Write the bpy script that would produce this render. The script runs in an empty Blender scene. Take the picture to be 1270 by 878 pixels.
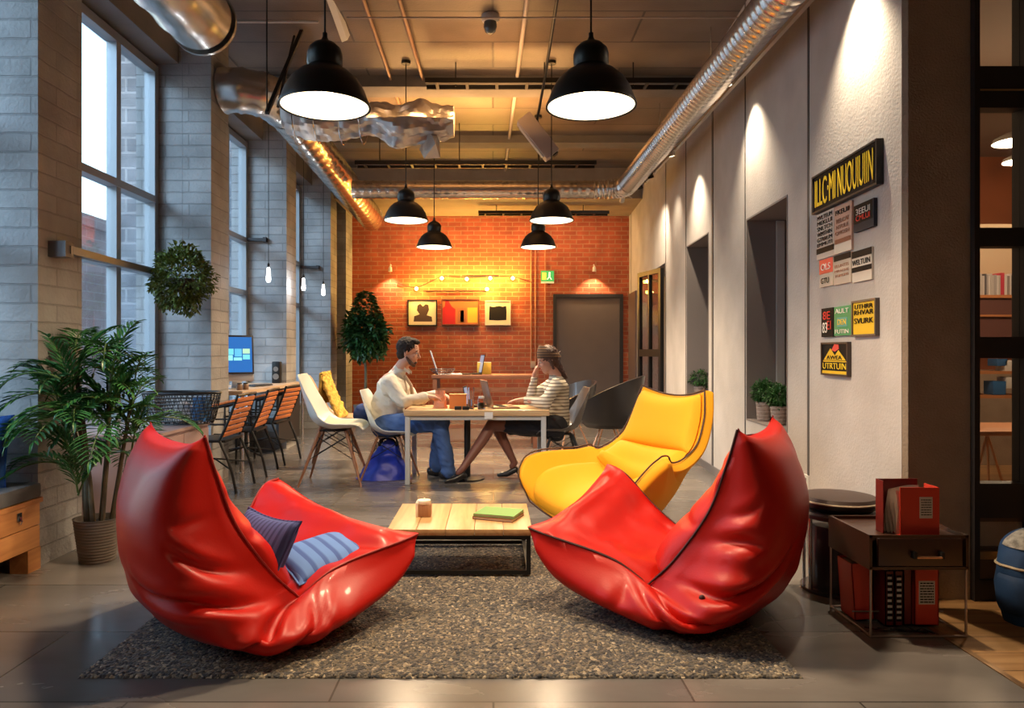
import bpy, bmesh, math, random
from mathutils import Vector, Matrix, noise
R = math.radians
PI = math.pi
random.seed(7)
F, H, CX, CY = 900.0, 1.2, 612.0, 435.0
col = bpy.context.scene.collection

def W(px, py, Y):
    """point of the place seen at pixel px,py at distance Y"""
    return Vector(((px - CX) * Y / F, Y, H + (CY - py) * Y / F))
def FY(py):                       # distance of a floor point at image row py
    return F * H / (py - CY)
def FP(px, py):
    Y = FY(py); return Vector(((px - CX) * Y / F, Y, 0))

# ---------------------------------------------------------------- materials
def mat(name, color, rough=.6, metal=0, bump=0, bscale=30, emis=None, estr=0, var=0, vscale=4,
        sheen=0, coat=0, trans=0, spec=.5, alpha=None, detail=6):
    m = bpy.data.materials.new(name); m.use_nodes = True
    nt = m.node_tree; b = nt.nodes['Principled BSDF']
    c = (*color, 1)
    b.inputs['Base Color'].default_value = c
    b.inputs['Roughness'].default_value = rough
    b.inputs['Metallic'].default_value = metal
    b.inputs['Specular IOR Level'].default_value = spec
    b.inputs['Sheen Weight'].default_value = sheen
    b.inputs['Coat Weight'].default_value = coat
    b.inputs['Transmission Weight'].default_value = trans
    if alpha is not None: b.inputs['Alpha'].default_value = alpha
    if emis:
        b.inputs['Emission Color'].default_value = (*emis, 1); b.inputs['Emission Strength'].default_value = estr
    tc = None
    if bump or var:
        tc = nt.nodes.new('ShaderNodeTexCoord')
    if var:
        n = nt.nodes.new('ShaderNodeTexNoise'); n.inputs['Scale'].default_value = vscale; n.inputs['Detail'].default_value = detail
        nt.links.new(tc.outputs['Object'], n.inputs['Vector'])
        r = nt.nodes.new('ShaderNodeValToRGB')
        r.color_ramp.elements[0].position = .3; r.color_ramp.elements[1].position = .7
        r.color_ramp.elements[0].color = (*[max(0, x * (1 - var)) for x in color], 1)
        r.color_ramp.elements[1].color = (*[min(1, x * (1 + var)) for x in color], 1)
        nt.links.new(n.outputs['Fac'], r.inputs['Fac']); nt.links.new(r.outputs['Color'], b.inputs['Base Color'])
    if bump:
        n = nt.nodes.new('ShaderNodeTexNoise'); n.inputs['Scale'].default_value = bscale; n.inputs['Detail'].default_value = 5
        nt.links.new(tc.outputs['Object'], n.inputs['Vector'])
        bp = nt.nodes.new('ShaderNodeBump'); bp.inputs['Strength'].default_value = bump; bp.inputs['Distance'].default_value = .01
        nt.links.new(n.outputs['Fac'], bp.inputs['Height']); nt.links.new(bp.outputs['Normal'], b.inputs['Normal'])
    return m

def brick_mat(name, c1, c2, mortar, bw, bh, msize=.008, axes='XZ', bump=.6, rough=.8, var=.25, noise_sc=3, offs=.5, mix_noise=None, flat=.0):
    m = bpy.data.materials.new(name); m.use_nodes = True
    nt = m.node_tree; N = nt.nodes; L = nt.links; b = N['Principled BSDF']; b.inputs['Roughness'].default_value = rough
    tc = N.new('ShaderNodeTexCoord'); sp = N.new('ShaderNodeSeparateXYZ'); cb = N.new('ShaderNodeCombineXYZ')
    L.new(tc.outputs['Object'], sp.inputs[0])
    if axes == 'BOX':            # wraps round corners: X + Y run together
        ad = N.new('ShaderNodeMath'); ad.operation = 'ADD'
        L.new(sp.outputs['X'], ad.inputs[0]); L.new(sp.outputs['Y'], ad.inputs[1]); L.new(ad.outputs[0], cb.inputs['X'])
        L.new(sp.outputs['Z'], cb.inputs['Y'])
    else:
        L.new(sp.outputs[axes[0]], cb.inputs['X']); L.new(sp.outputs[axes[1]], cb.inputs['Y'])
    t = N.new('ShaderNodeTexBrick')
    t.inputs['Scale'].default_value = 1; t.inputs['Brick Width'].default_value = bw; t.inputs['Row Height'].default_value = bh
    t.inputs['Mortar Size'].default_value = msize; t.inputs['Mortar Smooth'].default_value = .3; t.offset = offs
    t.inputs['Color1'].default_value = (*c1, 1); t.inputs['Color2'].default_value = (*c2, 1); t.inputs['Mortar'].default_value = (*mortar, 1)
    nz = N.new('ShaderNodeTexNoise'); nz.inputs['Scale'].default_value = 1.6; nz.inputs['Detail'].default_value = 3
    mixv = N.new('ShaderNodeVectorMath'); mixv.operation = 'SCALE'; mixv.inputs['Scale'].default_value = .012
    n0 = N.new('ShaderNodeTexNoise'); n0.inputs['Scale'].default_value = 9; L.new(tc.outputs['Object'], n0.inputs['Vector'])
    L.new(n0.outputs['Color'], mixv.inputs[0])
    av = N.new('ShaderNodeVectorMath'); av.operation = 'ADD'; L.new(cb.outputs[0], av.inputs[0]); L.new(mixv.outputs[0], av.inputs[1])
    L.new(av.outputs[0], t.inputs['Vector'])
    nz.inputs['Scale'].default_value = noise_sc; L.new(tc.outputs['Object'], nz.inputs['Vector'])
    rmp = N.new('ShaderNodeMapRange'); rmp.inputs['From Min'].default_value = .3; rmp.inputs['From Max'].default_value = .7
    rmp.inputs['To Min'].default_value = 1 - var; rmp.inputs['To Max'].default_value = 1 + var
    L.new(nz.outputs['Fac'], rmp.inputs['Value'])
    sc = N.new('ShaderNodeVectorMath'); sc.operation = 'SCALE'; L.new(t.outputs['Color'], sc.inputs[0]); L.new(rmp.outputs[0], sc.inputs['Scale'])
    L.new(sc.outputs[0], b.inputs['Base Color'])
    n2 = N.new('ShaderNodeTexNoise'); n2.inputs['Scale'].default_value = 40; n2.inputs['Detail'].default_value = 5; L.new(tc.outputs['Object'], n2.inputs['Vector'])
    m1 = N.new('ShaderNodeMath'); m1.operation = 'MULTIPLY'; m1.inputs[1].default_value = -1.0; L.new(t.outputs['Fac'], m1.inputs[0])
    m2 = N.new('ShaderNodeMath'); m2.operation = 'MULTIPLY_ADD'; m2.inputs[1].default_value = .5; L.new(n2.outputs['Fac'], m2.inputs[0]); L.new(m1.outputs[0], m2.inputs[2])
    bp = N.new('ShaderNodeBump'); bp.inputs['Strength'].default_value = bump; bp.inputs['Distance'].default_value = .012
    L.new(m2.outputs[0], bp.inputs['Height']); L.new(bp.outputs['Normal'], b.inputs['Normal'])
    return m

def wood_mat(name, c1, c2, axis='X', scale=1.0, rough=.45, plank=None, coat=0):
    """grain runs along axis"""
    m = bpy.data.materials.new(name); m.use_nodes = True
    nt = m.node_tree; N = nt.nodes; L = nt.links; b = N['Principled BSDF']; b.inputs['Roughness'].default_value = rough
    b.inputs['Coat Weight'].default_value = coat
    tc = N.new('ShaderNodeTexCoord'); mp = N.new('ShaderNodeMapping')
    s = [14 * scale] * 3; s['XYZ'.index(axis)] = 1.0 * scale
    mp.inputs['Scale'].default_value = s; L.new(tc.outputs['Object'], mp.inputs['Vector'])
    n = N.new('ShaderNodeTexNoise'); n.inputs['Scale'].default_value = 1.6; n.inputs['Detail'].default_value = 8; n.inputs['Distortion'].default_value = .8
    L.new(mp.outputs[0], n.inputs['Vector'])
    r = N.new('ShaderNodeValToRGB'); r.color_ramp.elements[0].position = .32; r.color_ramp.elements[1].position = .68
    r.color_ramp.elements[0].color = (*c1, 1); r.color_ramp.elements[1].color = (*c2, 1); L.new(n.outputs['Fac'], r.inputs['Fac'])
    out = r.outputs['Color']
    if plank:                                  # (along axes, length, width)
        axs, pl, pw = plank
        sp = N.new('ShaderNodeSeparateXYZ'); cb = N.new('ShaderNodeCombineXYZ'); L.new(tc.outputs['Object'], sp.inputs[0])
        L.new(sp.outputs[axs[0]], cb.inputs['X']); L.new(sp.outputs[axs[1]], cb.inputs['Y'])
        t = N.new('ShaderNodeTexBrick'); t.inputs['Scale'].default_value = 1; t.inputs['Brick Width'].default_value = pl
        t.inputs['Row Height'].default_value = pw; t.inputs['Mortar Size'].default_value = .003; t.offset = .37
        t.inputs['Color1'].default_value = (1.12, 1.1, 1.05, 1); t.inputs['Color2'].default_value = (.78, .76, .74, 1); t.inputs['Mortar'].default_value = (.25, .22, .2, 1)
        L.new(cb.outputs[0], t.inputs['Vector'])
        mu = N.new('ShaderNodeVectorMath'); mu.operation = 'MULTIPLY'; L.new(out, mu.inputs[0]); L.new(t.outputs['Color'], mu.inputs[1]); out = mu.outputs[0]
    L.new(out, b.inputs['Base Color'])
    bp = N.new('ShaderNodeBump'); bp.inputs['Strength'].default_value = .15; bp.inputs['Distance'].default_value = .004
    L.new(n.outputs['Fac'], bp.inputs['Height']); L.new(bp.outputs['Normal'], b.inputs['Normal'])
    return m

def stripe_mat(name, c1, c2, axis='Z', freq=30, duty=.5, rough=.8, soft=.08):
    m = bpy.data.materials.new(name); m.use_nodes = True
    nt = m.node_tree; N = nt.nodes; L = nt.links; b = N['Principled BSDF']; b.inputs['Roughness'].default_value = rough
    tc = N.new('ShaderNodeTexCoord'); sp = N.new('ShaderNodeSeparateXYZ'); L.new(tc.outputs['Object'], sp.inputs[0])
    a = N.new('ShaderNodeMath'); a.operation = 'MULTIPLY'; a.inputs[1].default_value = freq; L.new(sp.outputs[axis], a.inputs[0])
    f = N.new('ShaderNodeMath'); f.operation = 'FRACT'; L.new(a.outputs[0], f.inputs[0])
    r = N.new('ShaderNodeValToRGB'); e = r.color_ramp.elements
    e[0].position = duty - soft; e[0].color = (*c1, 1); e[1].position = duty + soft; e[1].color = (*c2, 1)
    L.new(f.outputs[0], r.inputs['Fac']); L.new(r.outputs['Color'], b.inputs['Base Color'])
    return m

# ---------------------------------------------------------------- mesh building
def world_matrix(o):
    m = Matrix.LocRotScale(o.location, o.rotation_euler, o.scale)
    return (world_matrix(o.parent) @ m) if o.parent else m

class MB:
    def __init__(s): s.v = []; s.f = []; s.mi = []; s.cur = 0
    def add(s, vs, fs):
        n = len(s.v); s.v += [Vector(v) for v in vs]
        for f in fs: s.f.append([n + i for i in f]); s.mi.append(s.cur)
        return s
    def box(s, c, size, rot=None, bev=0):
        """box by centre and size; bev chamfers every edge"""
        x, y, z = [d / 2 for d in size]; c = Vector(c)
        M = rot.to_matrix().to_3x3() if hasattr(rot, 'to_matrix') else (rot or Matrix.Identity(3))
        if bev > 0:
            bm = bmesh.new(); bmesh.ops.create_cube(bm, size=2, matrix=Matrix.Diagonal((x, y, z, 1)))
            bmesh.ops.bevel(bm, geom=bm.edges[:], offset=min(bev, x * .9, y * .9, z * .9), segments=2, profile=.6, affect='EDGES')
            bm.verts.ensure_lookup_table(); bm.verts.index_update()
            vs = [M @ v.co + c for v in bm.verts]; fs = [[v.index for v in f.verts] for f in bm.faces]; bm.free()
            return s.add(vs, fs)
        vs = [M @ Vector((a * x, b * y, d * z)) + c for a in (-1, 1) for b in (-1, 1) for d in (-1, 1)]
        return s.add(vs, [(0, 1, 3, 2), (4, 6, 7, 5), (0, 4, 5, 1), (2, 3, 7, 6), (0, 2, 6, 4), (1, 5, 7, 3)])
    def bb(s, x0, x1, y0, y1, z0, z1, bev=0):
        return s.box(((x0 + x1) / 2, (y0 + y1) / 2, (z0 + z1) / 2), (abs(x1 - x0), abs(y1 - y0), abs(z1 - z0)), None, bev)
    def prism(s, poly, z0, z1):
        n = len(poly)
        vs = [(p[0], p[1], z0) for p in poly] + [(p[0], p[1], z1) for p in poly]
        return s.add(vs, [list(range(n))[::-1], list(range(n, 2 * n))] + [(i, (i + 1) % n, n + (i + 1) % n, n + i) for i in range(n)])
    def rod(s, p0, p1, r0, r1=None, n=10, cap=True):
        p0, p1 = Vector(p0), Vector(p1); r1 = r0 if r1 is None else r1
        d = (p1 - p0); d.normalize(); q = d.to_track_quat('Z', 'Y').to_matrix()
        vs = [];
        for p, r in ((p0, r0), (p1, r1)):
            for i in range(n):
                a = 2 * PI * i / n; vs.append(p + q @ Vector((math.cos(a) * r, math.sin(a) * r, 0)))
        fs = [(i, (i + 1) % n, n + (i + 1) % n, n + i) for i in range(n)]
        if cap: fs += [list(range(n))[::-1], list(range(n, 2 * n))]
        return s.add(vs, fs)
    def tube(s, pts, r, n=8, closed=False, flat=1.0):
        pts = [Vector(p) for p in pts]; m = len(pts); rr = r if isinstance(r, (list, tuple)) else [r] * m
        vs = []; prev = None
        for i, p in enumerate(pts):
            a = pts[(i - 1) % m] if (i or closed) else p; b = pts[(i + 1) % m] if (i < m - 1 or closed) else p
            d = (b - a).normalized() if (b - a).length > 1e-9 else Vector((0, 0, 1))
            if prev is None:
                x = d.orthogonal().normalized()
            else:
                x = prev - d * prev.dot(d); x = x.normalized() if x.length > 1e-6 else d.orthogonal().normalized()
            prev = x; y = d.cross(x)
            for k in range(n):
                t = 2 * PI * k / n; vs.append(p + (x * math.cos(t) + y * math.sin(t) * flat) * rr[i])
        fs = [];
        for i in range(m if closed else m - 1):
            j = (i + 1) % m
            for k in range(n): fs.append((i * n + k, i * n + (k + 1) % n, j * n + (k + 1) % n, j * n + k))
        if not closed: fs += [list(range(n))[::-1], list(range((m - 1) * n, m * n))]
        return s.add(vs, fs)
    def lathe(s, prof, c=(0, 0, 0), n=32, M=None, cap=True):
        """prof: (radius, z) from one end to the other"""
        c = Vector(c); vs = []; fs = []; M = M or Matrix.Identity(3)
        for r, z in prof:
            for k in range(n):
                t = 2 * PI * k / n; vs.append(c + M @ Vector((r * math.cos(t), r * math.sin(t), z)))
        for i in range(len(prof) - 1):
            for k in range(n): fs.append((i * n + k, i * n + (k + 1) % n, (i + 1) * n + (k + 1) % n, (i + 1) * n + k))
        if cap and prof[0][0] > 1e-5: fs.append(list(range(n))[::-1])
        if cap and prof[-1][0] > 1e-5: fs.append(list(range((len(prof) - 1) * n, len(prof) * n)))
        return s.add(vs, fs)
    def ball(s, c, r, n=12, m=8, sc=(1, 1, 1), M=None):
        c = Vector(c); M = M or Matrix.Identity(3); vs = []; fs = []
        for i in range(m + 1):
            ph = PI * i / m
            for k in range(n):
                t = 2 * PI * k / n
                vs.append(c + M @ Vector((r * sc[0] * math.sin(ph) * math.cos(t), r * sc[1] * math.sin(ph) * math.sin(t), r * sc[2] * math.cos(ph))))
        for i in range(m):
            for k in range(n): fs.append((i * n + k, (i + 1) * n + k, (i + 1) * n + (k + 1) % n, i * n + (k + 1) % n))
        return s.add(vs, fs)
    def grid(s, fn, nu, nv, wrapv=False):
        vs = [fn(i / nu, j / nv) for i in range(nu + 1) for j in range(nv + (0 if wrapv else 1))]
        w = nv + (0 if wrapv else 1); fs = []
        for i in range(nu):
            for j in range(nv): fs.append((i * w + j, i * w + (j + 1) % w, (i + 1) * w + (j + 1) % w, (i + 1) * w + j))
        return s.add(vs, fs)
    def sheet(s, fn, nu, nv, th):
        """closed slab: fn(u,v) -> point; th thickness along the normal (may be a function)"""
        P = [[Vector(fn(i / nu, j / nv)) for j in range(nv + 1)] for i in range(nu + 1)]
        top = []; bot = []
        for i in range(nu + 1):
            for j in range(nv + 1):
                du = P[min(i + 1, nu)][j] - P[max(i - 1, 0)][j]; dv = P[i][min(j + 1, nv)] - P[i][max(j - 1, 0)]
                nn = du.cross(dv); nn = nn.normalized() if nn.length > 1e-9 else Vector((0, 0, 1))
                t = th(i / nu, j / nv) if callable(th) else th
                top.append(P[i][j]); bot.append(P[i][j] - nn * t)
        w = nv + 1; n = len(top); fs = []
        for i in range(nu):
            for j in range(nv):
                a = (i * w + j, i * w + j + 1, (i + 1) * w + j + 1, (i + 1) * w + j); fs.append(a); fs.append([n + k for k in a[::-1]])
        for i in range(nu):
            fs.append((i * w, (i + 1) * w, n + (i + 1) * w, n + i * w)); a = i * w + nv; b = a + w; fs.append((b, a, n + a, n + b))
        for j in range(nv):
            fs.append((j + 1, j, n + j, n + j + 1)); a = nu * w + j; fs.append((a, a + 1, n + a + 1, n + a))
        return s.add(top + bot, fs)
    def quad(s, a, b, c, d): return s.add([a, b, c, d], [(0, 1, 2, 3)])
    def build(s, name, m, parent=None, world=False, smooth=True, angle=40, sub=0, weld=False, props=None):
        me = bpy.data.meshes.new(name)
        vs = s.v
        if world and parent is not None:
            inv = world_matrix(parent).inverted(); vs = [inv @ v for v in vs]
        me.from_pydata([tuple(v) for v in vs], [], s.f); me.update()
        bm = bmesh.new(); bm.from_mesh(me)
        if weld: bmesh.ops.remove_doubles(bm, verts=bm.verts[:], dist=1e-4)
        bmesh.ops.recalc_face_normals(bm, faces=bm.faces[:]); bm.to_mesh(me); bm.free()
        ms = m if isinstance(m, (list, tuple)) else [m]
        for x in ms: me.materials.append(x)
        if len(ms) > 1:
            for p, i in zip(me.polygons, s.mi): p.material_index = i
        if smooth:
            me.shade_smooth()
            try: me.set_sharp_from_angle(angle=R(angle))
            except Exception: pass
        o = bpy.data.objects.new(name, me); col.objects.link(o)
        if parent is not None: o.parent = parent
        if sub:
            md = o.modifiers.new('s', 'SUBSURF'); md.levels = sub; md.render_levels = sub
        return o

def thing(name, label, cat, loc=(0, 0, 0), rz=0, group=None, sc=1):
    o = bpy.data.objects.new(name, None); col.objects.link(o); o.empty_display_size = .1
    o.location = loc; o.rotation_euler = (0, 0, rz); o.scale = (sc, sc, sc); tag(o, label, cat, group); return o
def tag(o, label=None, cat=None, group=None, kind=None):
    if label: o['label'] = label
    if cat: o['category'] = cat
    if group: o['group'] = group
    if kind: o['kind'] = kind
    return o
def struct(name, mb, m, parent=None, **k):
    o = mb.build(name, m, parent, **k)
    if parent is None: o['kind'] = 'structure'
    return o
def dup(root, loc, rz=None, label=None, group=None):
    r = root.copy(); col.objects.link(r); r.location = loc
    if rz is not None: r.rotation_euler = (0, 0, rz)
    if label: r['label'] = label
    if group: r['group'] = group
    for ch in list(root.children):
        c = ch.copy(); col.objects.link(c); c.parent = r
        for g in list(ch.children):
            d = g.copy(); col.objects.link(d); d.parent = c
    return r
def text_mesh(s, size, ext=.002, sx=1.0, align='CENTER'):
    """lettering as plain mesh data lying in XZ, facing -Y"""
    cu = bpy.data.curves.new('t', 'FONT'); cu.body = s; cu.size = size; cu.extrude = ext; cu.align_x = align; cu.align_y = 'CENTER'; cu.space_line = .9
    o = bpy.data.objects.new('t', cu); col.objects.link(o); dg = bpy.context.evaluated_depsgraph_get()
    me = bpy.data.meshes.new_from_object(o.evaluated_get(dg)); bpy.data.objects.remove(o)
    vs = [Vector((v.co.x * sx, -v.co.z, v.co.y)) for v in me.vertices]; fs = [list(p.vertices) for p in me.polygons]
    bpy.data.meshes.remove(me); return vs, fs
def catmull(P, n=8, closed=False):
    P = [Vector(p) for p in P]; out = []; m = len(P)
    for i in range(m if closed else m - 1):
        a = P[(i - 1) % m] if (closed or i) else P[0] * 2 - P[1]; b = P[i]; c = P[(i + 1) % m]
        d = P[(i + 2) % m] if (closed or i < m - 2) else P[-1] * 2 - P[-2]
        for k in range(n):
            t = k / n; out.append(.5 * ((2 * b) + (c - a) * t + (2 * a - 5 * b + 4 * c - d) * t * t + (3 * b - a - 3 * c + d) * t ** 3))
    if not closed: out.append(P[-1])
    return out
class Curve1:
    """smooth curve through (t, value) keys"""
    def __init__(s, keys): s.k = [(t, Vector(v) if hasattr(v, '__len__') else v) for t, v in keys]
    def __call__(s, t):
        k = s.k
        if t <= k[0][0]: return k[0][1]
        if t >= k[-1][0]: return k[-1][1]
        for i in range(len(k) - 1):
            if t <= k[i + 1][0]:
                t0, b = k[i]; t1, c = k[i + 1]; h = t1 - t0; u = (t - t0) / h
                m0 = (c - k[i - 1][1]) / (t1 - k[i - 1][0]) if i else (c - b) / h
                m1 = (k[i + 2][1] - b) / (k[i + 2][0] - t0) if i < len(k) - 2 else (c - b) / h
                return b * (2 * u ** 3 - 3 * u * u + 1) + m0 * (h * (u ** 3 - 2 * u * u + u)) + c * (3 * u * u - 2 * u ** 3) + m1 * (h * (u ** 3 - u * u))
def light(kind, name, loc, energy, color=(1, 1, 1), rot=None, size=.1, sizey=None, spot=None, blend=.5, target=None):
    l = bpy.data.lights.new(name, kind); l.energy = energy; l.color = color
    if kind == 'AREA':
        l.size = size
        if sizey: l.shape = 'RECTANGLE'; l.size_y = sizey
    elif kind == 'SUN': l.angle = size
    else: l.shadow_soft_size = size
    if kind == 'SPOT': l.spot_size = spot; l.spot_blend = blend
    o = bpy.data.objects.new(name, l); col.objects.link(o); o.location = loc
    if target is not None: o.rotation_euler = (Vector(target) - Vector(loc)).to_track_quat('-Z', 'Y').to_euler()
    elif rot: o.rotation_euler = rot
    return o
M_leaf = mat('small_leaf', (.035, .13, .028), .5, var=.5, vscale=30); M_leaf2 = mat('dark_leaf', (.022, .085, .022), .45, var=.5, vscale=20)
def leaf_quad(b, p, d, up, L, wd, fold=.25):
    """one pointed leaf: six-sided blade with a fold along its rib"""
    d = d.normalized(); s = d.cross(up); s = s.normalized() if s.length > 1e-6 else d.orthogonal().normalized(); n = s.cross(d)
    b.add([p, p + d * L * .35 + s * wd / 2 + n * wd * fold, p + d * L * .75 + s * wd * .33 + n * wd * fold * .5 - n * L * .06, p + d * L - n * L * .16, p + d * L * .75 - s * wd * .33 + n * wd * fold * .5 - n * L * .06, p + d * L * .35 - s * wd / 2 + n * wd * fold, p + d * L * .45 - n * L * .01],
          [(0, 1, 6), (1, 2, 6), (2, 3, 6), (3, 4, 6), (4, 5, 6), (5, 0, 6)])
def leaf_ball(c, rad, n, L, wd, seed, sc=(1, 1, 1), lump=.18, inner=.35):
    rnd = random.Random(seed); b = MB()
    for i in range(n):
        z = rnd.uniform(-1, 1); a = rnd.uniform(0, 2 * PI); r = math.sqrt(1 - z * z); dirv = Vector((r * math.cos(a), r * math.sin(a), z))
        k = (inner + (1 - inner) * rnd.random() ** .45) * (1 + lump * noise.noise(dirv * 2.3 + Vector((seed, 0, 0))) * 2)
        p = c + Vector((dirv.x * sc[0], dirv.y * sc[1], dirv.z * sc[2])) * rad * k
        d = (dirv + Vector((rnd.gauss(0, .5), rnd.gauss(0, .5), rnd.gauss(0, .5)))).normalized()
        leaf_quad(b, p, d, Vector((rnd.gauss(0, .4), rnd.gauss(0, .4), 1)), L * rnd.uniform(.7, 1.2), wd * rnd.uniform(.8, 1.2))
    return b
def pane_mat(name, tint, refl=.06, rough=.02):
    m = bpy.data.materials.new(name); m.use_nodes = True; nt = m.node_tree; N = nt.nodes; L = nt.links
    N.remove(N['Principled BSDF']); t = N.new('ShaderNodeBsdfTransparent'); t.inputs[0].default_value = (*tint, 1)
    g = N.new('ShaderNodeBsdfGlossy'); g.inputs['Roughness'].default_value = rough; g.inputs[0].default_value = (1, 1, 1, 1)
    lw = N.new('ShaderNodeLayerWeight'); lw.inputs[0].default_value = .25
    k = N.new('ShaderNodeMath'); k.operation = 'MULTIPLY_ADD'; k.inputs[1].default_value = .35; k.inputs[2].default_value = refl * .5; L.new(lw.outputs['Fresnel'], k.inputs[0])
    mx = N.new('ShaderNodeMixShader'); L.new(k.outputs[0], mx.inputs[0]); L.new(t.outputs[0], mx.inputs[1]); L.new(g.outputs[0], mx.inputs[2])
    L.new(mx.outputs[0], N['Material Output'].inputs['Surface']); return m
# ================================================================ ROOM
XL, XW = -2.53, -3.04           # faces of the fins and plane of the windows
YB = 13.0                        # brick end wall
ZC = 4.1
FT = .43
FINS = [1.6, 4.03, 6.50, 8.87, 11.28]
# right wall runs slightly askew
A = Vector((1.98, 3.52, 0)); Bk = Vector((2.43, YB, 0)); WD = (Bk - A).normalized(); WN = Vector((-WD.y, WD.x, 0)); WLEN = (Bk - A).length
def wall_t(px):
    k = (px - CX) / F
    return (A.x - k * A.y) / (k * WD.y - WD.x)
def wall_z(px, py):
    t = wall_t(px); Y = A.y + WD.y * t; return H + (CY - py) * Y / F
def WP(t, z, out=0.0): return A + WD * t + WN * out + Vector((0, 0, z))

M_white_brick = brick_mat('painted_brick', (.36, .355, .35), (.30, .295, .29), (.27, .265, .26), .42, .105, .006, 'BOX', bump=.9, rough=.72, var=.28, noise_sc=2.5)
M_fin_brick = M_white_brick
M_red_brick = brick_mat('red_brick', (.44, .095, .035), (.33, .065, .025), (.40, .18, .09), .23, .078, .009, 'XZ', bump=.7, rough=.75, var=.22, noise_sc=4)
M_plaster = mat('plaster', (.50, .47, .45), .85, bump=.25, bscale=60, var=.10, vscale=3)
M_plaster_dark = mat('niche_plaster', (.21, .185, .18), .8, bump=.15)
M_ceiling = brick_mat('ceiling_boards', (.20, .155, .12), (.155, .12, .095), (.075, .06, .05), 2.6, .62, .012, 'XY', bump=.35, rough=.42, var=.35, noise_sc=1.2)
M_beam = mat('beam_concrete', (.20, .185, .175), .7, bump=.2, bscale=25, var=.2, vscale=2)
M_black_metal = mat('black_metal', (.012, .012, .013), .45, .3)
M_dark = mat('dark_frame', (.02, .017, .018), .5)
M_window_frame = mat('window_frame', (.30, .32, .34), .4, .2)
M_galv = mat('galvanised_steel', (.62, .60, .58), .27, 1.0, bump=.25, bscale=8, var=.12, vscale=5)
M_chrome = mat('chrome', (.7, .7, .7), .15, 1.0)
M_base = mat('baseboard_grey', (.17, .16, .16), .6)

def tile_floor():
    m = bpy.data.materials.new('stone_tiles'); m.use_nodes = True
    nt = m.node_tree; N = nt.nodes; L = nt.links; b = N['Principled BSDF']
    tc = N.new('ShaderNodeTexCoord')
    t = N.new('ShaderNodeTexBrick'); t.inputs['Scale'].default_value = 1; t.inputs['Brick Width'].default_value = 1.25
    t.inputs['Row Height'].default_value = .62; t.inputs['Mortar Size'].default_value = .004; t.offset = .45
    t.inputs['Color1'].default_value = (.185, .165, .15, 1); t.inputs['Color2'].default_value = (.125, .12, .118, 1); t.inputs['Mortar'].default_value = (.06, .056, .05, 1)
    L.new(tc.outputs['Object'], t.inputs['Vector'])
    n = N.new('ShaderNodeTexNoise'); n.inputs['Scale'].default_value = 1.4; n.inputs['Detail'].default_value = 9; n.inputs['Distortion'].default_value = .25
    mp = N.new('ShaderNodeMapping'); mp.inputs['Scale'].default_value = (1, 2.2, 1); mp.inputs['Rotation'].default_value = (0, 0, .35)
    L.new(tc.outputs['Object'], mp.inputs['Vector']); L.new(mp.outputs[0], n.inputs['Vector'])
    r = N.new('ShaderNodeMapRange'); r.inputs['From Min'].default_value = .3; r.inputs['From Max'].default_value = .72; r.inputs['To Min'].default_value = .78; r.inputs['To Max'].default_value = 1.25
    L.new(n.outputs['Fac'], r.inputs['Value'])
    s = N.new('ShaderNodeVectorMath'); s.operation = 'SCALE'; L.new(t.outputs['Color'], s.inputs[0]); L.new(r.outputs[0], s.inputs['Scale']); L.new(s.outputs[0], b.inputs['Base Color'])
    r2 = N.new('ShaderNodeMapRange'); r2.inputs['From Min'].default_value = .3; r2.inputs['From Max'].default_value = .7; r2.inputs['To Min'].default_value = .20; r2.inputs['To Max'].default_value = .30
    L.new(n.outputs['Fac'], r2.inputs['Value']); L.new(r2.outputs[0], b.inputs['Roughness'])
    bp = N.new('ShaderNodeBump'); bp.inputs['Strength'].default_value = .04; bp.inputs['Distance'].default_value = .003
    mm = N.new('ShaderNodeMath'); mm.operation = 'SUBTRACT'; L.new(n.outputs['Fac'], mm.inputs[0]); L.new(t.outputs['Fac'], mm.inputs[1])
    L.new(mm.outputs[0], bp.inputs['Height']); L.new(bp.outputs['Normal'], b.inputs['Normal'])
    return m
M_floor = tile_floor()
YN = -3.0
fl = MB(); fl.prism([(XW - .4, YN), (1.895, YN), (1.895, 3.52), (2.75, 3.52), (2.75, YB + .1), (XW - .4, YB + .1)], -.1, 0)
struct('floor', fl, M_floor, smooth=False)
M_woodfloor = wood_mat('oak_floor', (.36, .19, .075), (.55, .33, .15), 'X', .8, .38, ('XY', 1.5, .16))
wf = MB(); wf.prism([(1.895, YN), (8.0, YN), (8.0, 9.0), (2.752, 9.0), (2.752, 3.52), (1.895, 3.52)], -.1, .001)
struct('floor_side', wf, M_woodfloor, smooth=False)
ts = MB(); ts.bb(1.88, 1.905, YN, 3.5, -.01, .004); struct('trim_1', ts, mat('brass_strip', (.35, .22, .12), .4, .8), smooth=False)

ce = MB(); ce.bb(XW - .4, 8.0, YN, YB + .3, ZC, ZC + .15); struct('ceiling', ce, M_ceiling, smooth=False)
# left wall: parapet under and over windows, and the fins
lw = MB()
SILL = .42; WTOP = 3.75
lw.bb(XW - .16, XW - .02, YN, YB + .1, -.1, SILL)
lw.bb(XW - .16, XW - .02, YN, YB + .1, WTOP, ZC)
for y in FINS:
    lw.bb(XW - .16, XL, y, y + FT, -.1, ZC)
lw.bb(XW - .16, XL, YN, 1.6, -.1, ZC)  # out of view; kept windowless to block daylight from behind the camera
lw.bb(XW - .16, XL, YB - .55, YB + .1, -.1, ZC)
struct('wall_left', lw, M_fin_brick, smooth=False)
# deep lintels between fins
li = MB()
for i in range(len(FINS)):
    y1 = FINS[i + 1] if i + 1 < len(FINS) else YB - .55
    li.bb(XW - .02, XW + .22, FINS[i] + FT, y1, WTOP + .02, ZC)
struct('trim_2', li, M_beam, smooth=False)
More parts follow.
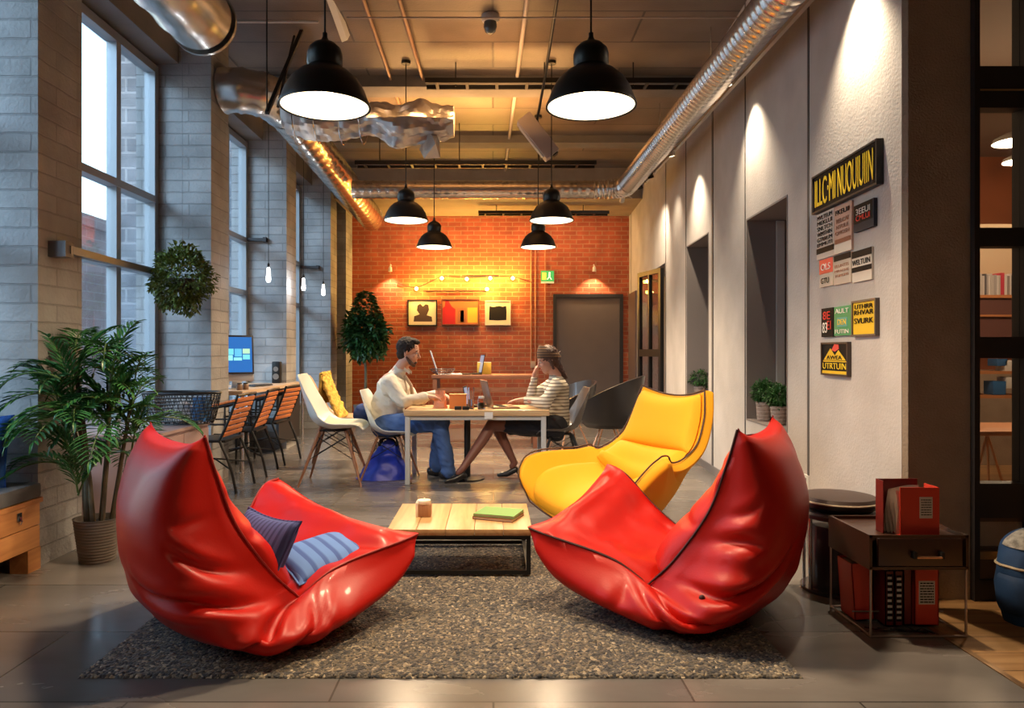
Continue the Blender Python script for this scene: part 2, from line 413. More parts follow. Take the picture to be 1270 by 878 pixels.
# windows
M_glass = pane_mat('window_glass', (.93, .97, 1.0))
wn = 0
for i in range(len(FINS)):
    y0 = FINS[i] + FT; y1 = FINS[i + 1] if i + 1 < len(FINS) else YB - .55
    wn += 1
    if y1 < 1.0: pass
    fr = MB(); zt = WTOP - .01; x = XW
    fw = .07
    fr.bb(x - .05, x + .04, y0, y0 + fw, SILL, zt); fr.bb(x - .05, x + .04, y1 - fw, y1, SILL, zt)
    fr.bb(x - .05, x + .04, y0 + fw, y1 - fw, zt - fw, zt); fr.bb(x - .05, x + .04, y0 + fw, y1 - fw, SILL, SILL + fw)
    w = o = struct('window_%d' % wn, fr, M_window_frame, smooth=False)
    npan = 3
    ml = MB()
    for k in range(1, npan):
        ym = y0 + (y1 - y0) * k / npan; ml.bb(x - .045, x + .035, ym - .035, ym + .035, SILL + fw, zt - fw)
    for zz in (2.54, 1.90): ml.bb(x - .055, x + .05, y0 + fw, y1 - fw, zz - .03, zz + .03)
    ml.build('window_mullion', M_window_frame, w, smooth=False)
    gl = MB(); gl.bb(x - .012, x - .006, y0 + fw, y1 - fw, SILL + fw, zt - fw); gl.build('window_pane', M_glass, w, smooth=False)
    si = MB(); si.bb(XW - .02, XW + .12, y0, y1, SILL - .04, SILL); si.build('window_sill', M_window_frame, w, smooth=False)
# end wall of red brick
bw = MB(); bw.bb(XL - .2, 2.75, YB, YB + .2, -.1, ZC); struct('wall_back', bw, M_red_brick, smooth=False)
so = MB(); so.bb(XL, 2.44, 11.5, YB, 3.61, ZC); struct('trim_3', so, mat('soffit', (.33, .27, .21), .8, var=.1), smooth=False)
# rear wall behind the camera
rw = MB(); rw.bb(XW - .4, 8.0, YN - .2, YN, -.1, ZC); struct('wall_rear', rw, M_plaster, smooth=False)
# right wall with openings
T0 = 0.0
open_spec = [  # (px near, px far, z bottom, z top, depth)
    (977, 926, .626, 2.29, .30),
    (879, 852, .626, 2.39, .30),
    (825, 793, 0.0, 2.36, .9),
]
ops = []
for pn, pf, zb, zt, dp in open_spec: ops.append((wall_t(pn), wall_t(pf), zb, zt, dp))
TH = .32
def wall_box(mb, t0, t1, z0, z1, o0, o1):
    vs = [WP(t, z, o) for t in (t0, t1) for o in (o0, o1) for z in (z0, z1)]
    mb.add(vs, [(0, 1, 3, 2), (4, 6, 7, 5), (0, 4, 5, 1), (2, 3, 7, 6), (0, 2, 6, 4), (1, 5, 7, 3)])
rm = MB(); t = T0
for t0, t1, zb, zt, dp in ops:
    wall_box(rm, t, t0, -.1, ZC, 0, -TH)
    if zb > 0: wall_box(rm, t0, t1, -.1, zb, 0, -TH)
    wall_box(rm, t0, t1, zt, ZC, 0, -TH)
    t = t1
wall_box(rm, t, WLEN, -.1, ZC, 0, -TH)
struct('wall_right', rm, M_plaster, smooth=False)
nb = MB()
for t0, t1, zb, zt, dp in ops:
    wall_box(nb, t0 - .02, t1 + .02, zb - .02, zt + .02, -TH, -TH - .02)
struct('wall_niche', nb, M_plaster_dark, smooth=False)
# dark linings in the niches and the pale sliding panel
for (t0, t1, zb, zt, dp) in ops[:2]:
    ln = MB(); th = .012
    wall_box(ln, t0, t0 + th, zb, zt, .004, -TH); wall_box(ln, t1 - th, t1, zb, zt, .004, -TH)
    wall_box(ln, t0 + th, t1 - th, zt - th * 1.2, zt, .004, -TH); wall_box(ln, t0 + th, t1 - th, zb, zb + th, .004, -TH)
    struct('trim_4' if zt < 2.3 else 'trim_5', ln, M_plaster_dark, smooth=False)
# vertical joints and shadow-gap posts of the panelling
M_joint = mat('joint_grey', (.09, .085, .085), .6)
jn = MB()
for px, w in ((1003, .022), (924.5, .012), (884, .05), (851, .012), (826, .02), (783, .012)):
    t = wall_t(px); wall_box(jn, t - w / 2, t + w / 2, .0, ZC, .006, -.01)
struct('trim_6', jn, M_joint, smooth=False)
bs = MB(); t = wall_t(1003)
last = .02
for t0, t1, zb, zt, dp in ops:
    if zb == 0:
        wall_box(bs, last, t0, .0, .075, .012, 0); last = t1
wall_box(bs, last, WLEN - .0, .0, .075, .012, 0)
struct('baseboard_right', bs, M_base, smooth=False)
# corner return of the pillar, facing the camera
M_return = mat('rough_plaster', (.40, .31, .23), .9, bump=.5, bscale=90, var=.12, vscale=5)
rp = MB(); rp.prism([(1.981, 3.521), (2.0, 3.50), (2.30, 3.50), (2.30, 3.80), (2.2, 3.80)], -.1, ZC); struct('wall_return', rp, M_return, smooth=False)
# ceiling beams and the bulkhead edge
for i, (y, z, w) in enumerate(((7.8, 3.98, .16), (9.9, 4.0, .14))):
    bmb = MB(); bmb.bb(XL, 2.45, y - w, y + w, z, ZC); struct('trim_%d' % (7 + i), bmb, M_beam, smooth=False)
# doors
M_door = mat('brown_door', (.13, .095, .08), .55, var=.05)
d1 = MB(); x0 = (690 - CX) * YB / F; x1 = (768 - CX) * YB / F; zt = H + (CY - 369) * YB / F
d1.bb(x0, x1, YB - .03, YB - .002, 0, zt); dd = struct('door_1', d1, M_door, smooth=False)
df = MB(); c = .06
df.bb(x0 - c, x0, YB - .06, YB - .002, 0, zt + c); df.bb(x1, x1 + c, YB - .06, YB - .002, 0, zt + c); df.bb(x0, x1, YB - .06, YB - .002, zt, zt + c)
df.build('door_frame', M_dark, dd, smooth=False)
d2 = MB(); t0, t1 = wall_t(790), wall_t(781.5); wall_box(d2, t0, t1, 0, 2.2, .03, .001)
struct('door_2', d2, mat('door_mauve', (.12, .075, .065), .5), smooth=False)
# black framed glass door standing ajar in the far opening
gd = MB(); h0 = Vector((2.235, 9.62, 0)); h1 = Vector((2.07, 10.32, 0)); e = (h1 - h0).normalized(); nn = Vector((-e.y, e.x, 0))
def gbox(mb, s0, s1, z0, z1, th=.025):
    vs = [h0 + e * s + nn * o + Vector((0, 0, z)) for s in (s0, s1) for o in (-th, th) for z in (z0, z1)]
    mb.add(vs, [(0, 1, 3, 2), (4, 6, 7, 5), (0, 4, 5, 1), (2, 3, 7, 6), (0, 2, 6, 4), (1, 5, 7, 3)])
LW = (h1 - h0).length; zt = 2.30
gbox(gd, 0, .06, .02, zt); gbox(gd, LW - .06, LW, .02, zt); gbox(gd, .06, LW - .06, zt - .06, zt); gbox(gd, .06, LW - .06, .02, .12); gbox(gd, .06, LW - .06, 1.12, 1.22)
gbox(gd, LW * .5 - .018, LW * .5 + .018, .12, 1.12); gbox(gd, LW * .5 - .018, LW * .5 + .018, 1.22, zt - .06)
g = struct('door_3', gd, M_black_metal, smooth=False)
gp = MB(); gbox(gp, .06, LW - .06, .12, zt - .06, .004); gp.build('glass_pane', pane_mat('grey_glass', (.72, .72, .72)), g, smooth=False)

# ---- glazed black partition on the right, and the room behind it
GY = 3.52
def gx(px, Y=GY): return (px - CX) * Y / F
def gz(py, Y=GY): return H + (CY - py) * Y / F
gw = MB()
gw.bb(2.301, gx(1207), GY - .05, GY + .05, 0, ZC)
gw.bb(gx(1264), gx(1264) + .10, GY - .05, GY + .05, 0, ZC)
gw.bb(gx(1264) + 1.2, gx(1264) + 1.3, GY - .05, GY + .05, 0, ZC)
xa, xb, xc, xd = gx(1207), gx(1264), gx(1264) + .10, gx(1264) + 1.2
bands = [(137, 86), (307, 284), (444, 418), (640, 598), (742, 716)]
for yb, yt in bands:
    for p, q in ((xa, xb), (xc, xd)): gw.bb(p, q, GY - .04, GY + .04, gz(yb), gz(yt))
pw = struct('window_6', gw, M_dark, smooth=False)
pl = MB()
pl.bb(xa, xb, GY - .005, GY + .0, gz(598), gz(444)); pl.bb(xa, xb, GY - .005, GY + .0, gz(418), gz(307)); pl.bb(xa, xb, GY - .005, GY, gz(284), gz(137)); pl.bb(xa, xb, GY - .005, GY, gz(86), ZC)
pl.build('window_pane', M_glass, pw, smooth=False)
pk = MB(); pk.bb(xa, xb, GY - .03, GY + .02, gz(716), gz(676)); pk.bb(xa, xb, GY - .03, GY + .02, gz(640), gz(640) - .02); pk.build('kick_panel', mat('dark_oak_panel', (.10, .06, .035), .5), pw, smooth=False)
pk = MB(); pk.bb(xa, xb, GY - .02, GY + .02, gz(676) + .001, gz(643)); pk.build('infill_panel', M_return, pw, smooth=False)
br = MB(); br.bb(xa, xb, GY - .046, GY - .041, gz(116.5), gz(114.5)); br.bb(xa, xb, GY - .052, GY - .031, gz(690), gz(680)); br.build('brass_strip', mat('brass_line', (.6, .42, .2), .3, .9), pw, smooth=False)
# side room shell
sr = MB()
sr.bb(2.76, 8, 8.8, 9.0, -.1, ZC); struct('wall_side_far', sr, mat('orange_wood_wall', (.42, .13, .05), .6, var=.15, vscale=2), smooth=False)
sr = MB(); sr.bb(7.8, 8, YN, 8.8, -.1, ZC); struct('wall_side', sr, M_return, smooth=False)
sr = MB(); sr.bb(2.76, 7.8, 3.9, 8.8, 3.55, 3.6); struct('ceiling_side', sr, mat('side_ceiling', (.30, .22, .17), .8), smooth=False)
# ================================================================ CEILING SERVICES AND LAMPS
EXPOSURE = 0.2
WARM = (1.0, .62, .30); WARM2 = (1.0, .74, .47); AMBER = (1.0, .48, .12)
M_shade_out = mat('lamp_black', (.012, .011, .010), .38, .2)
M_shade_in = mat('lamp_enamel', (.9, .85, .75), .5, emis=(1.0, .86, .62), estr=1.6)
M_bulb = mat('lamp_bulb', (1, .95, .85), .3, emis=(1.0, .80, .52), estr=14)
def make_pendant(label, px, Y, zrim, R_, group):
    X = (px - CX) * Y / F
    t = thing('pendant_lamp', label, 'lamp', (X, Y, zrim), 0, group)
    s = R_ / .225
    prof = [(.222, 0), (.226, .0), (.226, .008), (.214, .035), (.196, .085), (.165, .135), (.125, .172), (.088, .190), (.080, .205)]
    b = MB(); b.lathe([(r * s, z * s) for r, z in prof] + [(r * s - .006, z * s - .004) for r, z in prof[:1:-1]] + [(.218 * s, .001)], n=48, cap=False)
    b.build('lamp_shade', M_shade_out, t)
    inn = MB(); ip = [(.215, .004), (.204, .035), (.186, .085), (.155, .130), (.115, .165), (.07, .182), (.0, .186)]
    inn.lathe([(r * s, z * s) for r, z in ip], n=40, cap=False); inn.build('shade_lining', M_shade_in, t)
    n = MB(); n.lathe([(.080 * s, .20 * s), (.088 * s, .215 * s), (.088 * s, .262 * s), (.080 * s, .290 * s), (.055 * s, .315 * s), (.022 * s, .330 * s), (.012, .35 * s), (.012, .37 * s), (0, .37 * s)], n=28); n.build('lamp_neck', M_shade_out, t)
    c = MB(); c.rod((0, 0, .36 * s), (0, 0, ZC - zrim - .01), .005, n=8); c.lathe([(.045, ZC - zrim - .03), (.045, ZC - zrim), (0, ZC - zrim)], n=16); c.build('cord', M_black_metal, t)
    bl = MB(); bl.ball((0, 0, .10 * s), .045 * s, 14, 10, (1, 1, 1.2)); bl.build('bulb', M_bulb, t)
    return t
PEN = [(403, 3.35 * .889 * 1.2, 2.4 + .095, 'front left of the six black dome pendant lamps, hanging nearest by the windows'),
       (733, 3.574, 2.495, 'front right black dome pendant lamp, large, hanging over the red seats'),
       (503.5, 7.27, 2.51, 'left black dome pendant lamp of the middle pair'),
       (684, 7.27, 2.51, 'right black dome pendant lamp of the middle pair'),
       (538.5, 8.95, 2.475, 'left black dome pendant lamp of the farthest pair'),
       (667.5, 8.95, 2.475, 'right black dome pendant lamp of the farthest pair, before the brick wall')]
for i, (px, Y, z, lab) in enumerate(PEN):
    ypx = (133, 133, 274, 274, 307, 307)[i]
    z = H + (CY - ypx) * Y / F
    make_pendant(lab, px, Y, z, .222, 'black dome pendant lamps')
    X = (px - CX) * Y / F
    light('SPOT', 'pendant_or_fill_light', (X, Y, z + .02), 170 if i < 2 else 190, WARM2, rot=(0, 0, 0), size=.09, spot=R(150), blend=.7)

# ducts
def spiral_duct(mb, pts, r, pitch=.09, n=28, ridge=.012):
    """tube with raised spiral seams"""
    P = [Vector(p) for p in pts]; L = [0]
    for i in range(1, len(P)): L.append(L[-1] + (P[i] - P[i - 1]).length)
    out = []; rr = []; tot = L[-1]; st = pitch / 4; k = 0; s = 0; j = 0
    while s <= tot:
        while j < len(L) - 2 and s > L[j + 1]: j += 1
        u = (s - L[j]) / max(1e-6, L[j + 1] - L[j]); out.append(P[j].lerp(P[j + 1], u)); rr.append(r + (ridge if k % 4 == 0 else 0)); s += st; k += 1
    mb.tube(out, rr, n)
M_duct_r = mat('duct_zinc_warm', (.72, .66, .60), .24, 1.0, bump=.2, bscale=10, var=.1)
b = MB(); spiral_duct(b, [(-2.12, .9, 3.60), (-2.12, 5.30, 3.60)], .23, .34, 36, .012); b.lathe([(.245, 0), (.245, .03), (.22, .03)], (-2.12, 5.28, 3.60), 36, Matrix.Rotation(R(-90), 3, 'X'))
_d = tag(b.build('air_duct', M_galv, angle=60), 'wide spiral steel duct ending above the left window nearest the camera', 'duct')
for y_ in (2.2, 4.2): b = MB(); b.rod((-2.12, y_, 3.82), (-2.12, y_, ZC), .008); b.build('hanger', M_galv, _d)
t = thing('air_duct', 'long silver duct with an elbow running above the windows to the brick wall', 'duct', (-2.05, 9, 3.58))
b = MB(); spiral_duct(b, catmull([(-2.50, 6.75, 3.62), (-2.35, 6.75, 3.62), (-2.13, 6.86, 3.60), (-2.05, 7.15, 3.58)], 6), .20, .16, 30, .012)
b.build('elbow', M_galv, t, world=True, angle=60)
b = MB(); spiral_duct(b, [(-2.05, 7.15, 3.58), (-2.05, 12.3, 3.42)], .19, .22, 30, .012); b.build('straight_run', M_duct_r, t, world=True, angle=60)
# crumpled foil-wrapped branch
random.seed(3)
def foil(u, v):
    x = -2.0 + 1.62 * u; a = 2 * PI * v
    r = .20 * (1 + .22 * math.sin(9 * u + 1)) * (1 - .25 * u) + .05 * noise.noise(Vector((x * 4, math.cos(a) * 2, math.sin(a) * 2))) + .022 * noise.noise(Vector((x * 14, math.cos(a) * 6, math.sin(a) * 6)))
    sag = -.10 * math.sin(u * PI) - .12 * u
    return Vector((x, 7.0 + r * math.cos(a) * 1.0, 3.55 + sag + r * 1.05 * math.sin(a) + .06 * noise.noise(Vector((x * 3, 5, 1)))))
b = MB(); b.grid(foil, 90, 40, wrapv=True)
t = thing('foil_duct', 'crumpled foil wrapped flexible duct sagging to the right under the ceiling', 'duct', (-1.3, 7.0, 3.5))
M_foil = mat('crumpled_foil', (.62, .58, .55), .42, .9, bump=.9, bscale=12, var=.1)
b.build('foil_sleeve', M_foil, t, world=True, angle=30)
b = MB(); tp = W(530, 150, 6.95)
b.add([W(546, 196, 6.9), W(526, 197, 6.9), W(531, 158, 6.95), W(540, 178, 6.8), W(545, 158, 7.1), W(520, 185, 7.2)], [(0, 1, 3), (1, 2, 3), (2, 4, 3), (4, 0, 3), (1, 5, 2), (0, 4, 5), (0, 5, 1), (2, 5, 4)])
b.build('loose_flap', M_foil, t, world=True)
b = MB()
for px in (370, 395, 425, 450):
    X = (px - CX) * 7.0 / F; b.tube([(X, 7.0 + .24 * math.cos(a), 3.5 + .24 * math.sin(a) - .06) for a in [2 * PI * k / 24 for k in range(24)]], .006, 6, closed=True)
b.build('wire_ties', M_chrome, t, world=True)
# right duct + transverse
t = thing('air_duct', 'narrow ribbed duct running along the right wall and turning across the room', 'duct', (2.0, 8, 3.4))
zD = 3.30
xR = 1.70
YT = 9.36
b = MB(); spiral_duct(b, [(xR, 1.0, zD), (xR, YT - .3, zD)], .115, .075, 24, .014); b.build('long_run', M_duct_r, t, world=True, angle=60)
b = MB(); spiral_duct(b, catmull([(xR, YT - .3, zD), (xR - .02, YT - .08, zD), (xR - .14, YT + .06, zD), (xR - .4, YT + .1, zD)], 6), .115, .06, 24, .016); b.build('elbow', M_duct_r, t, world=True, angle=60)
b = MB(); spiral_duct(b, [(xR - .4, YT + .1, zD), (-1.86, YT + .1, zD)], .115, .11, 24, .006); b.build('cross_run', M_duct_r, t, world=True, angle=60)
# lighting track beside the duct with spot heads
t = thing('lighting_track', 'pale ceiling track running beside the right duct', 'track', (1.95, 5, 3.3))
b = MB(); xT = 2.0; zT = 3.32
b.bb(1.935, 1.965, 1.5, 9.3, 3.345, 3.375); b.build('rail', mat('track_white', (.6, .55, .48), .4, .3), t, world=True, smooth=False)
for y in (2.5, 4.5, 6.5, 8.5): b = MB(); b.rod((1.9475, y, 3.375), (1.9475, y, ZC), .006, n=6); b.build('hanger', M_galv, t, world=True)
def spot_head(px, py, Y, aim, lab, dark=False, e=60, ang=92):
    p = W(px, py, Y); d = (Vector(aim) - p).normalized(); q = d.to_track_quat('Z', 'Y').to_matrix()
    t = thing('spotlight', lab, 'spotlight', p, 0, 'wall washing spotlights')
    mm = M_black_metal if dark else M_track_white
    b = MB(); b.lathe([(.0, -.09), (.028, -.085), (.034, -.06), (.036, .05), (.038, .06), (.030, .06), (.028, .045), (0, .045)], p, 18, q); b.build('spot_body', mm, t, world=True)
    b = MB(); b.lathe([(.027, .046), (0, .047)], p, 18, q); b.build('lens', M_bulb, t, world=True)
    b = MB(); b.tube([p - d * .03, p - d * .03 + Vector((.05, 0, .03)), Vector((1.9475, Y, 3.345)) if abs(p.x - 1.95) < .3 else p + Vector((.02, 0, .2))], .008, 6); b.build('bracket', mm, t, world=True)
    light('SPOT', 'wall_spot', p + d * .07, e, (1.0, .80, .56), size=.02, spot=R(ang), blend=1.0, target=aim)
M_track_white = mat('spot_white', (.62, .58, .52), .4)
def wallaim(px, z): t = wall_t(px); return WP(t, z, 0)
spot_head(902, 97, 5.83, wallaim(936, 1.9), 'white wall spotlight by the niche holding two plants', e=130)
spot_head(832, 187, 7.69, wallaim(866, 1.9), 'white wall spotlight above the narrower niche', e=130)
spot_head(806, 215, 8.72, wallaim(838, 2.1), 'black spotlight upper one under the duct bend', True, e=30)
spot_head(793, 228, 9.25, wallaim(816, 2.0), 'black spotlight lower one under the duct bend', True, e=130)
spot_head(772, 246, 10.2, (1.9, YB, 2.0), 'white spotlight hanging just below the duct bend', e=25)
_p = Vector((1.835, 3.95, 3.36)); spot_head(CX + _p.x * F / _p.y, CY - (_p.z - H) * F / _p.y, _p.y, wallaim(1070, 1.6), 'white wall spotlight over the posters', e=170, ang=92)
for x_ in (-.85, .6):  # added fill lamps behind the camera; no pendants hang here
    light('SPOT', 'pendant_or_fill_light', (x_, .1, 2.5), 22, WARM2, size=.15, spot=R(155), blend=.7)
# back part: cable trays, pipes, sprinkler
def tray(y, z, x0, x1, lab):
    t = thing('cable_tray', lab, 'cable tray', ((x0 + x1) / 2, y, z))
    b = MB(); b.bb(x0, x1, y - .10, y - .08, z, z + .05); b.bb(x0, x1, y + .08, y + .10, z, z + .05); b.build('rail', M_black_metal, t, world=True, smooth=False)
    x = x0 + .1
    while x < x1: b = MB(); b.bb(x, x + .03, y - .08, y + .08, z, z + .015); b.build('rung', M_black_metal, t, world=True, smooth=False); x += .3
    x = x0 + .3
    while x < x1: b = MB(); b.rod((x, y, z), (x, y, ZC if y < 11.5 else 3.61), .006, n=6); b.build('hanger', M_black_metal, t, world=True); x += (x1 - x0) / 3
    b = MB(); b.rod((x0, y, z + .035), (x1, y, z + .035), .02, n=8); b.build('cable', M_beam, t, world=True)
tray(7.3, 3.86, -.68, 2.0, 'black cable tray close below the nearer ceiling beam')
tray(9.25, 3.55, -1.75, 1.3, 'black cable tray crossing above the transverse duct')
tray(12.0, 3.45, -.25, 1.9, 'short black rail by the soffit before the brick wall')
M_pipe = mat('copper_painted_pipe', (.34, .20, .13), .45, .2)
def pipe(p, lab, r=.018, m=None, name='ceiling_pipe'):
    b = MB(); b.tube(p, r, 10); tag(b.build(name, m or M_pipe), lab, 'pipe')
zp = ZC - .04
def CP(px, py, z=None):
    z = z or zp; Y = F * (z - H) / (CY - py); return Vector(((px - CX) * Y / F, Y, z))
pipe([CP(447, -10), CP(497, 135)], 'leftmost thin brown pipe slanting along the ceiling boards')
pipe([CP(492, -10), CP(530, 118)], 'thin brown pipe left of the sprinkler, slanting along the ceiling')
pipe([CP(655, -10), CP(626, 215)], 'pale straight pipe running along the ceiling centre', .02, mat('pale_pipe', (.52, .44, .38), .5))
pipe([CP(430, 22, 3.95) + Vector((0, 0, 0)), CP(1000, 22, 3.95)], 'thin horizontal wire stretched across just under the ceiling', .007, mat('wire_tan', (.5, .42, .34), .5), 'tension_wire')
pipe([CP(290, 27, 4.0), CP(395, 27, 4.0)], 'short horizontal pipe above the front left pendant', .012, mat('pipe_cream', (.55, .5, .42), .5))
b = MB(); b.tube([CP(692, -8, 4.05), CP(676, 95, 3.9), W(666, 150, 7.6)], .014, 8)
t = thing('hanging_fixture', 'tilted beige box fixture hanging from a black cable near the ceiling centre', 'fixture', W(666, 168, 7.6))
b.build('cable', M_black_metal, t, world=True)
b = MB(); q = Matrix.Rotation(R(52), 3, 'Y'); c = W(667, 170, 7.6)
b.box(c, (.50, .16, .17), q, .015); b.build('fixture_body', mat('beige_metal', (.42, .35, .32), .5), t, world=True)
b = MB(); b.box(c + q @ Vector((0, 0, -.087)), (.40, .10, .01), q); b.build('diffuser', mat('diffuser_dull', (.55, .5, .46), .4), t, world=True)
b = MB(); b.box(c + q @ Vector((.25, 0, .03)), (.03, .10, .06), q); b.build('end_cap', M_dark, t, world=True)
# sprinkler / sensor
c = CP(608, 25, 4.06)
t = thing('ceiling_sensor', 'small round glass domed sensor on the ceiling between the front pendants', 'sensor', c)
b = MB(); b.lathe([(.075, .04), (.08, .01), (.07, -.01), (.055, -.02), (0, -.02)], c, 24); b.build('sensor_base', mat('sensor_cream', (.5, .48, .44), .4), t, world=True)
b = MB(); b.lathe([(.055, -.02), (.058, -.06), (.045, -.10), (.02, -.12), (0, -.122)], c, 24); b.build('sensor_dome', mat('sensor_glass', (.10, .12, .12), .08, spec=.8), t, world=True)
# black strut left of the front pendant and pale strip light
t = thing('cable_strut', 'black perforated metal strut slanting beside the front left pendant', 'strut', W(352, 90, 6.2))
b = MB(); p0, p1 = W(376, 34, 6.6), W(331, 140, 5.9); b.tube([p0, p1], .022, 4); b.tube([p0 + Vector((-.08, 0, -.08)), p1 + Vector((.09, 0, .05))], .014, 4); b.build('strut_bar', M_black_metal, t, world=True, smooth=False)
b = MB(); b.rod(p0, p0 + Vector((0, 0, ZC - p0.z)), .008); b.rod(p1, (p1.x, p1.y, ZC), .006); b.build('hanger', M_black_metal, t, world=True)
t = thing('strip_light', 'slim pale strip light fixed above the front left pendant', 'light', W(420, 20, 6.2))
b = MB(); p0, p1 = W(408, -12, 5.9), W(429, 48, 6.6); d = (p1 - p0).normalized()
b.tube([p0, p1], .05, 4, flat=.4); b.build('strip_housing', mat('strip_white', (.55, .60, .68), .4), t, world=True, smooth=False)
b = MB(); b.rod(p0 + d * .1, (p0.x, p0.y, ZC), .005); b.rod(p1 - d * .1, (p1.x, p1.y, ZC), .005); b.build('hanger', M_galv, t, world=True)

# tube pendants over the window desk
M_tube = mat('tube_glow', (1, 1, 1), .4, emis=(.95, .97, 1), estr=9)
for px, py, Y, lab in ((333, 340, 7.55, 'nearest of the three small white tube lamps over the window desk'), (376.5, 352, 9.0, 'middle one of the three small white tube lamps over the window desk'), (401, 359, 10.1, 'farthest of the three small white tube lamps, right of the others')):
    p = W(px, py, Y)
    t = thing('tube_lamp', lab, 'lamp', p, 0, 'small white tube lamps by the windows')
    b = MB(); b.lathe([(0, -.085), (.02, -.08), (.024, -.05), (.017, .05), (.010, .075), (0, .078)], p, 14); b.build('glow_tube', M_tube, t, world=True)
    b = MB(); b.lathe([(.012, .07), (.014, .10), (.004, .12), (0, .12)], p, 10); b.rod(p + Vector((0, 0, .11)), (p.x, p.y, ZC), .0035, n=6); b.build('cord', M_black_metal, t, world=True)
    light('POINT', 'tube_light', p + Vector((.0, -.05, -.02)), 4, (.9, .95, 1), size=.03)

# festoon bulbs on the brick wall
M_fest = mat('festoon_glow', (1, .8, .3), .4, emis=(1.0, .62, .10), estr=30)
t = thing('festoon_lights', 'string of seven glowing yellow bulbs on the brick wall above the pictures', 'string lights', (-.7, YB - .1, 2.4))
pts = [W(x, y, YB - .1) for x, y in ((490, 352), (516, 358), (548, 345), (580, 346), (609, 345), (636, 345), (660, 352))]
bulbs = [W(x, y, YB - .12) for x, y in ((516.5, 358), (548, 345), (579, 346), (608, 345), (636, 345), (604, 358.5))]
b = MB(); b.tube(catmull([p + Vector((0, .06, .03)) for p in pts], 6), .006, 6)
b.tube([W(525, 361, YB - .04), W(604, 361, YB - .04)], .012, 6); b.tube([W(575, 343, YB - .04), W(618, 342, YB - .04)], .012, 6); b.build('flex', M_black_metal, t, world=True)
for p in bulbs:
    b = MB(); b.ball(p, .032, 12, 8); b.build('bulb', M_fest, t, world=True)
    light('POINT', 'festoon_light', p + Vector((0, -.10, 0)), 26, (1.0, .55, .10), size=.03)
t['label'] = 'string of six glowing yellow bulbs on the brick wall above the pictures'
for px, lab in ((484, 'left small wall light casting a cone on the brick wall'), (737, 'right small wall light above the brown door')):
    p = W(px, 334, YB - .16)
    t = thing('wall_light', lab, 'wall light', p, 0)
    b = MB(); b.lathe([(.035, -.04), (.03, .03), (.012, .06), (0, .06)], p, 16); b.build('lamp_shade', M_track_white, t, world=True)
    b = MB(); b.tube([p + Vector((0, 0, .05)), p + Vector((0, .04, .09)), p + Vector((0, .16, .09))], .008, 6); b.build('bracket', M_track_white, t, world=True)
    b = MB(); b.lathe([(.03, -.036), (0, -.036)], p, 16); b.build('lens', M_bulb, t, world=True)
    light('SPOT', 'wall_downlight', p + Vector((0, 0, -.05)), 34, (1.0, .72, .40), size=.02, spot=R(110), blend=.5, target=p + Vector((0, .10, -1)))
# added area lamps without any fixture, put in to warm the ceiling
light('AREA', 'ceiling_fill', (-.2, 8.3, 3.55), 42, (1.0, .50, .16), rot=(R(180), 0, 0), size=2.2, sizey=.3)
light('AREA', 'ceiling_fill', (-.4, 6.9, 3.4), 24, (1.0, .50, .17), rot=(R(180), 0, 0), size=1.6, sizey=.3)
# wash on the brick
light('AREA', 'soffit_wash', (0, 12.2, 3.55), 36, (1.0, .60, .30), size=3.8, sizey=.15, target=(0, YB, 1.6))
# side room lamp
for p_ in ((3.61, 4.95, 2.58), (4.59, 6.25, 2.78)): light('POINT', 'dish_light', p_, 75, (1.0, .66, .38), size=.1)
# ================================================================ SEATING AREA
def pillow_obj(name, m, sx, sy, th, loc, rot, label=None, cat=None, parent=None, group=None, seed=0, nu=28, world=False, pm=None):
    """squashy square cushion lying in its own XY plane"""
    def f(u, v, sgn):
        a = 2 * u - 1; c = 2 * v - 1
        pin = 1 - .09 * (1 - c * c) ; pin2 = 1 - .09 * (1 - a * a)
        h = (max(0, 1 - a ** 4) * max(0, 1 - c ** 4)) ** .5 * (1 - .25 * (a * a + c * c) / 2)
        h += .05 * noise.noise(Vector((a * 2.2, c * 2.2, seed + sgn))) * (1 - max(abs(a), abs(c)) ** 4)
        return Vector((a * sx / 2 * pin, c * sy / 2 * pin2, sgn * th / 2 * h))
    b = MB(); b.grid(lambda u, v: f(u, v, 1), nu, nu); b.grid(lambda u, v: f(u, v, -1), nu, nu)
    o = b.build(name, m, parent, weld=True, angle=80)
    rim = [f(t, 0, 0) for t in [i / 20 for i in range(20)]] + [f(1, t, 0) for t in [i / 20 for i in range(20)]] + [f(1 - t, 1, 0) for t in [i / 20 for i in range(20)]] + [f(0, 1 - t, 0) for t in [i / 20 for i in range(20)]]
    p = MB(); p.tube(rim, .005, 6, closed=True); p.build('piping', pm or m, o)
    o.location = loc; o.rotation_euler = rot
    if label: tag(o, label, cat, group)
    return o

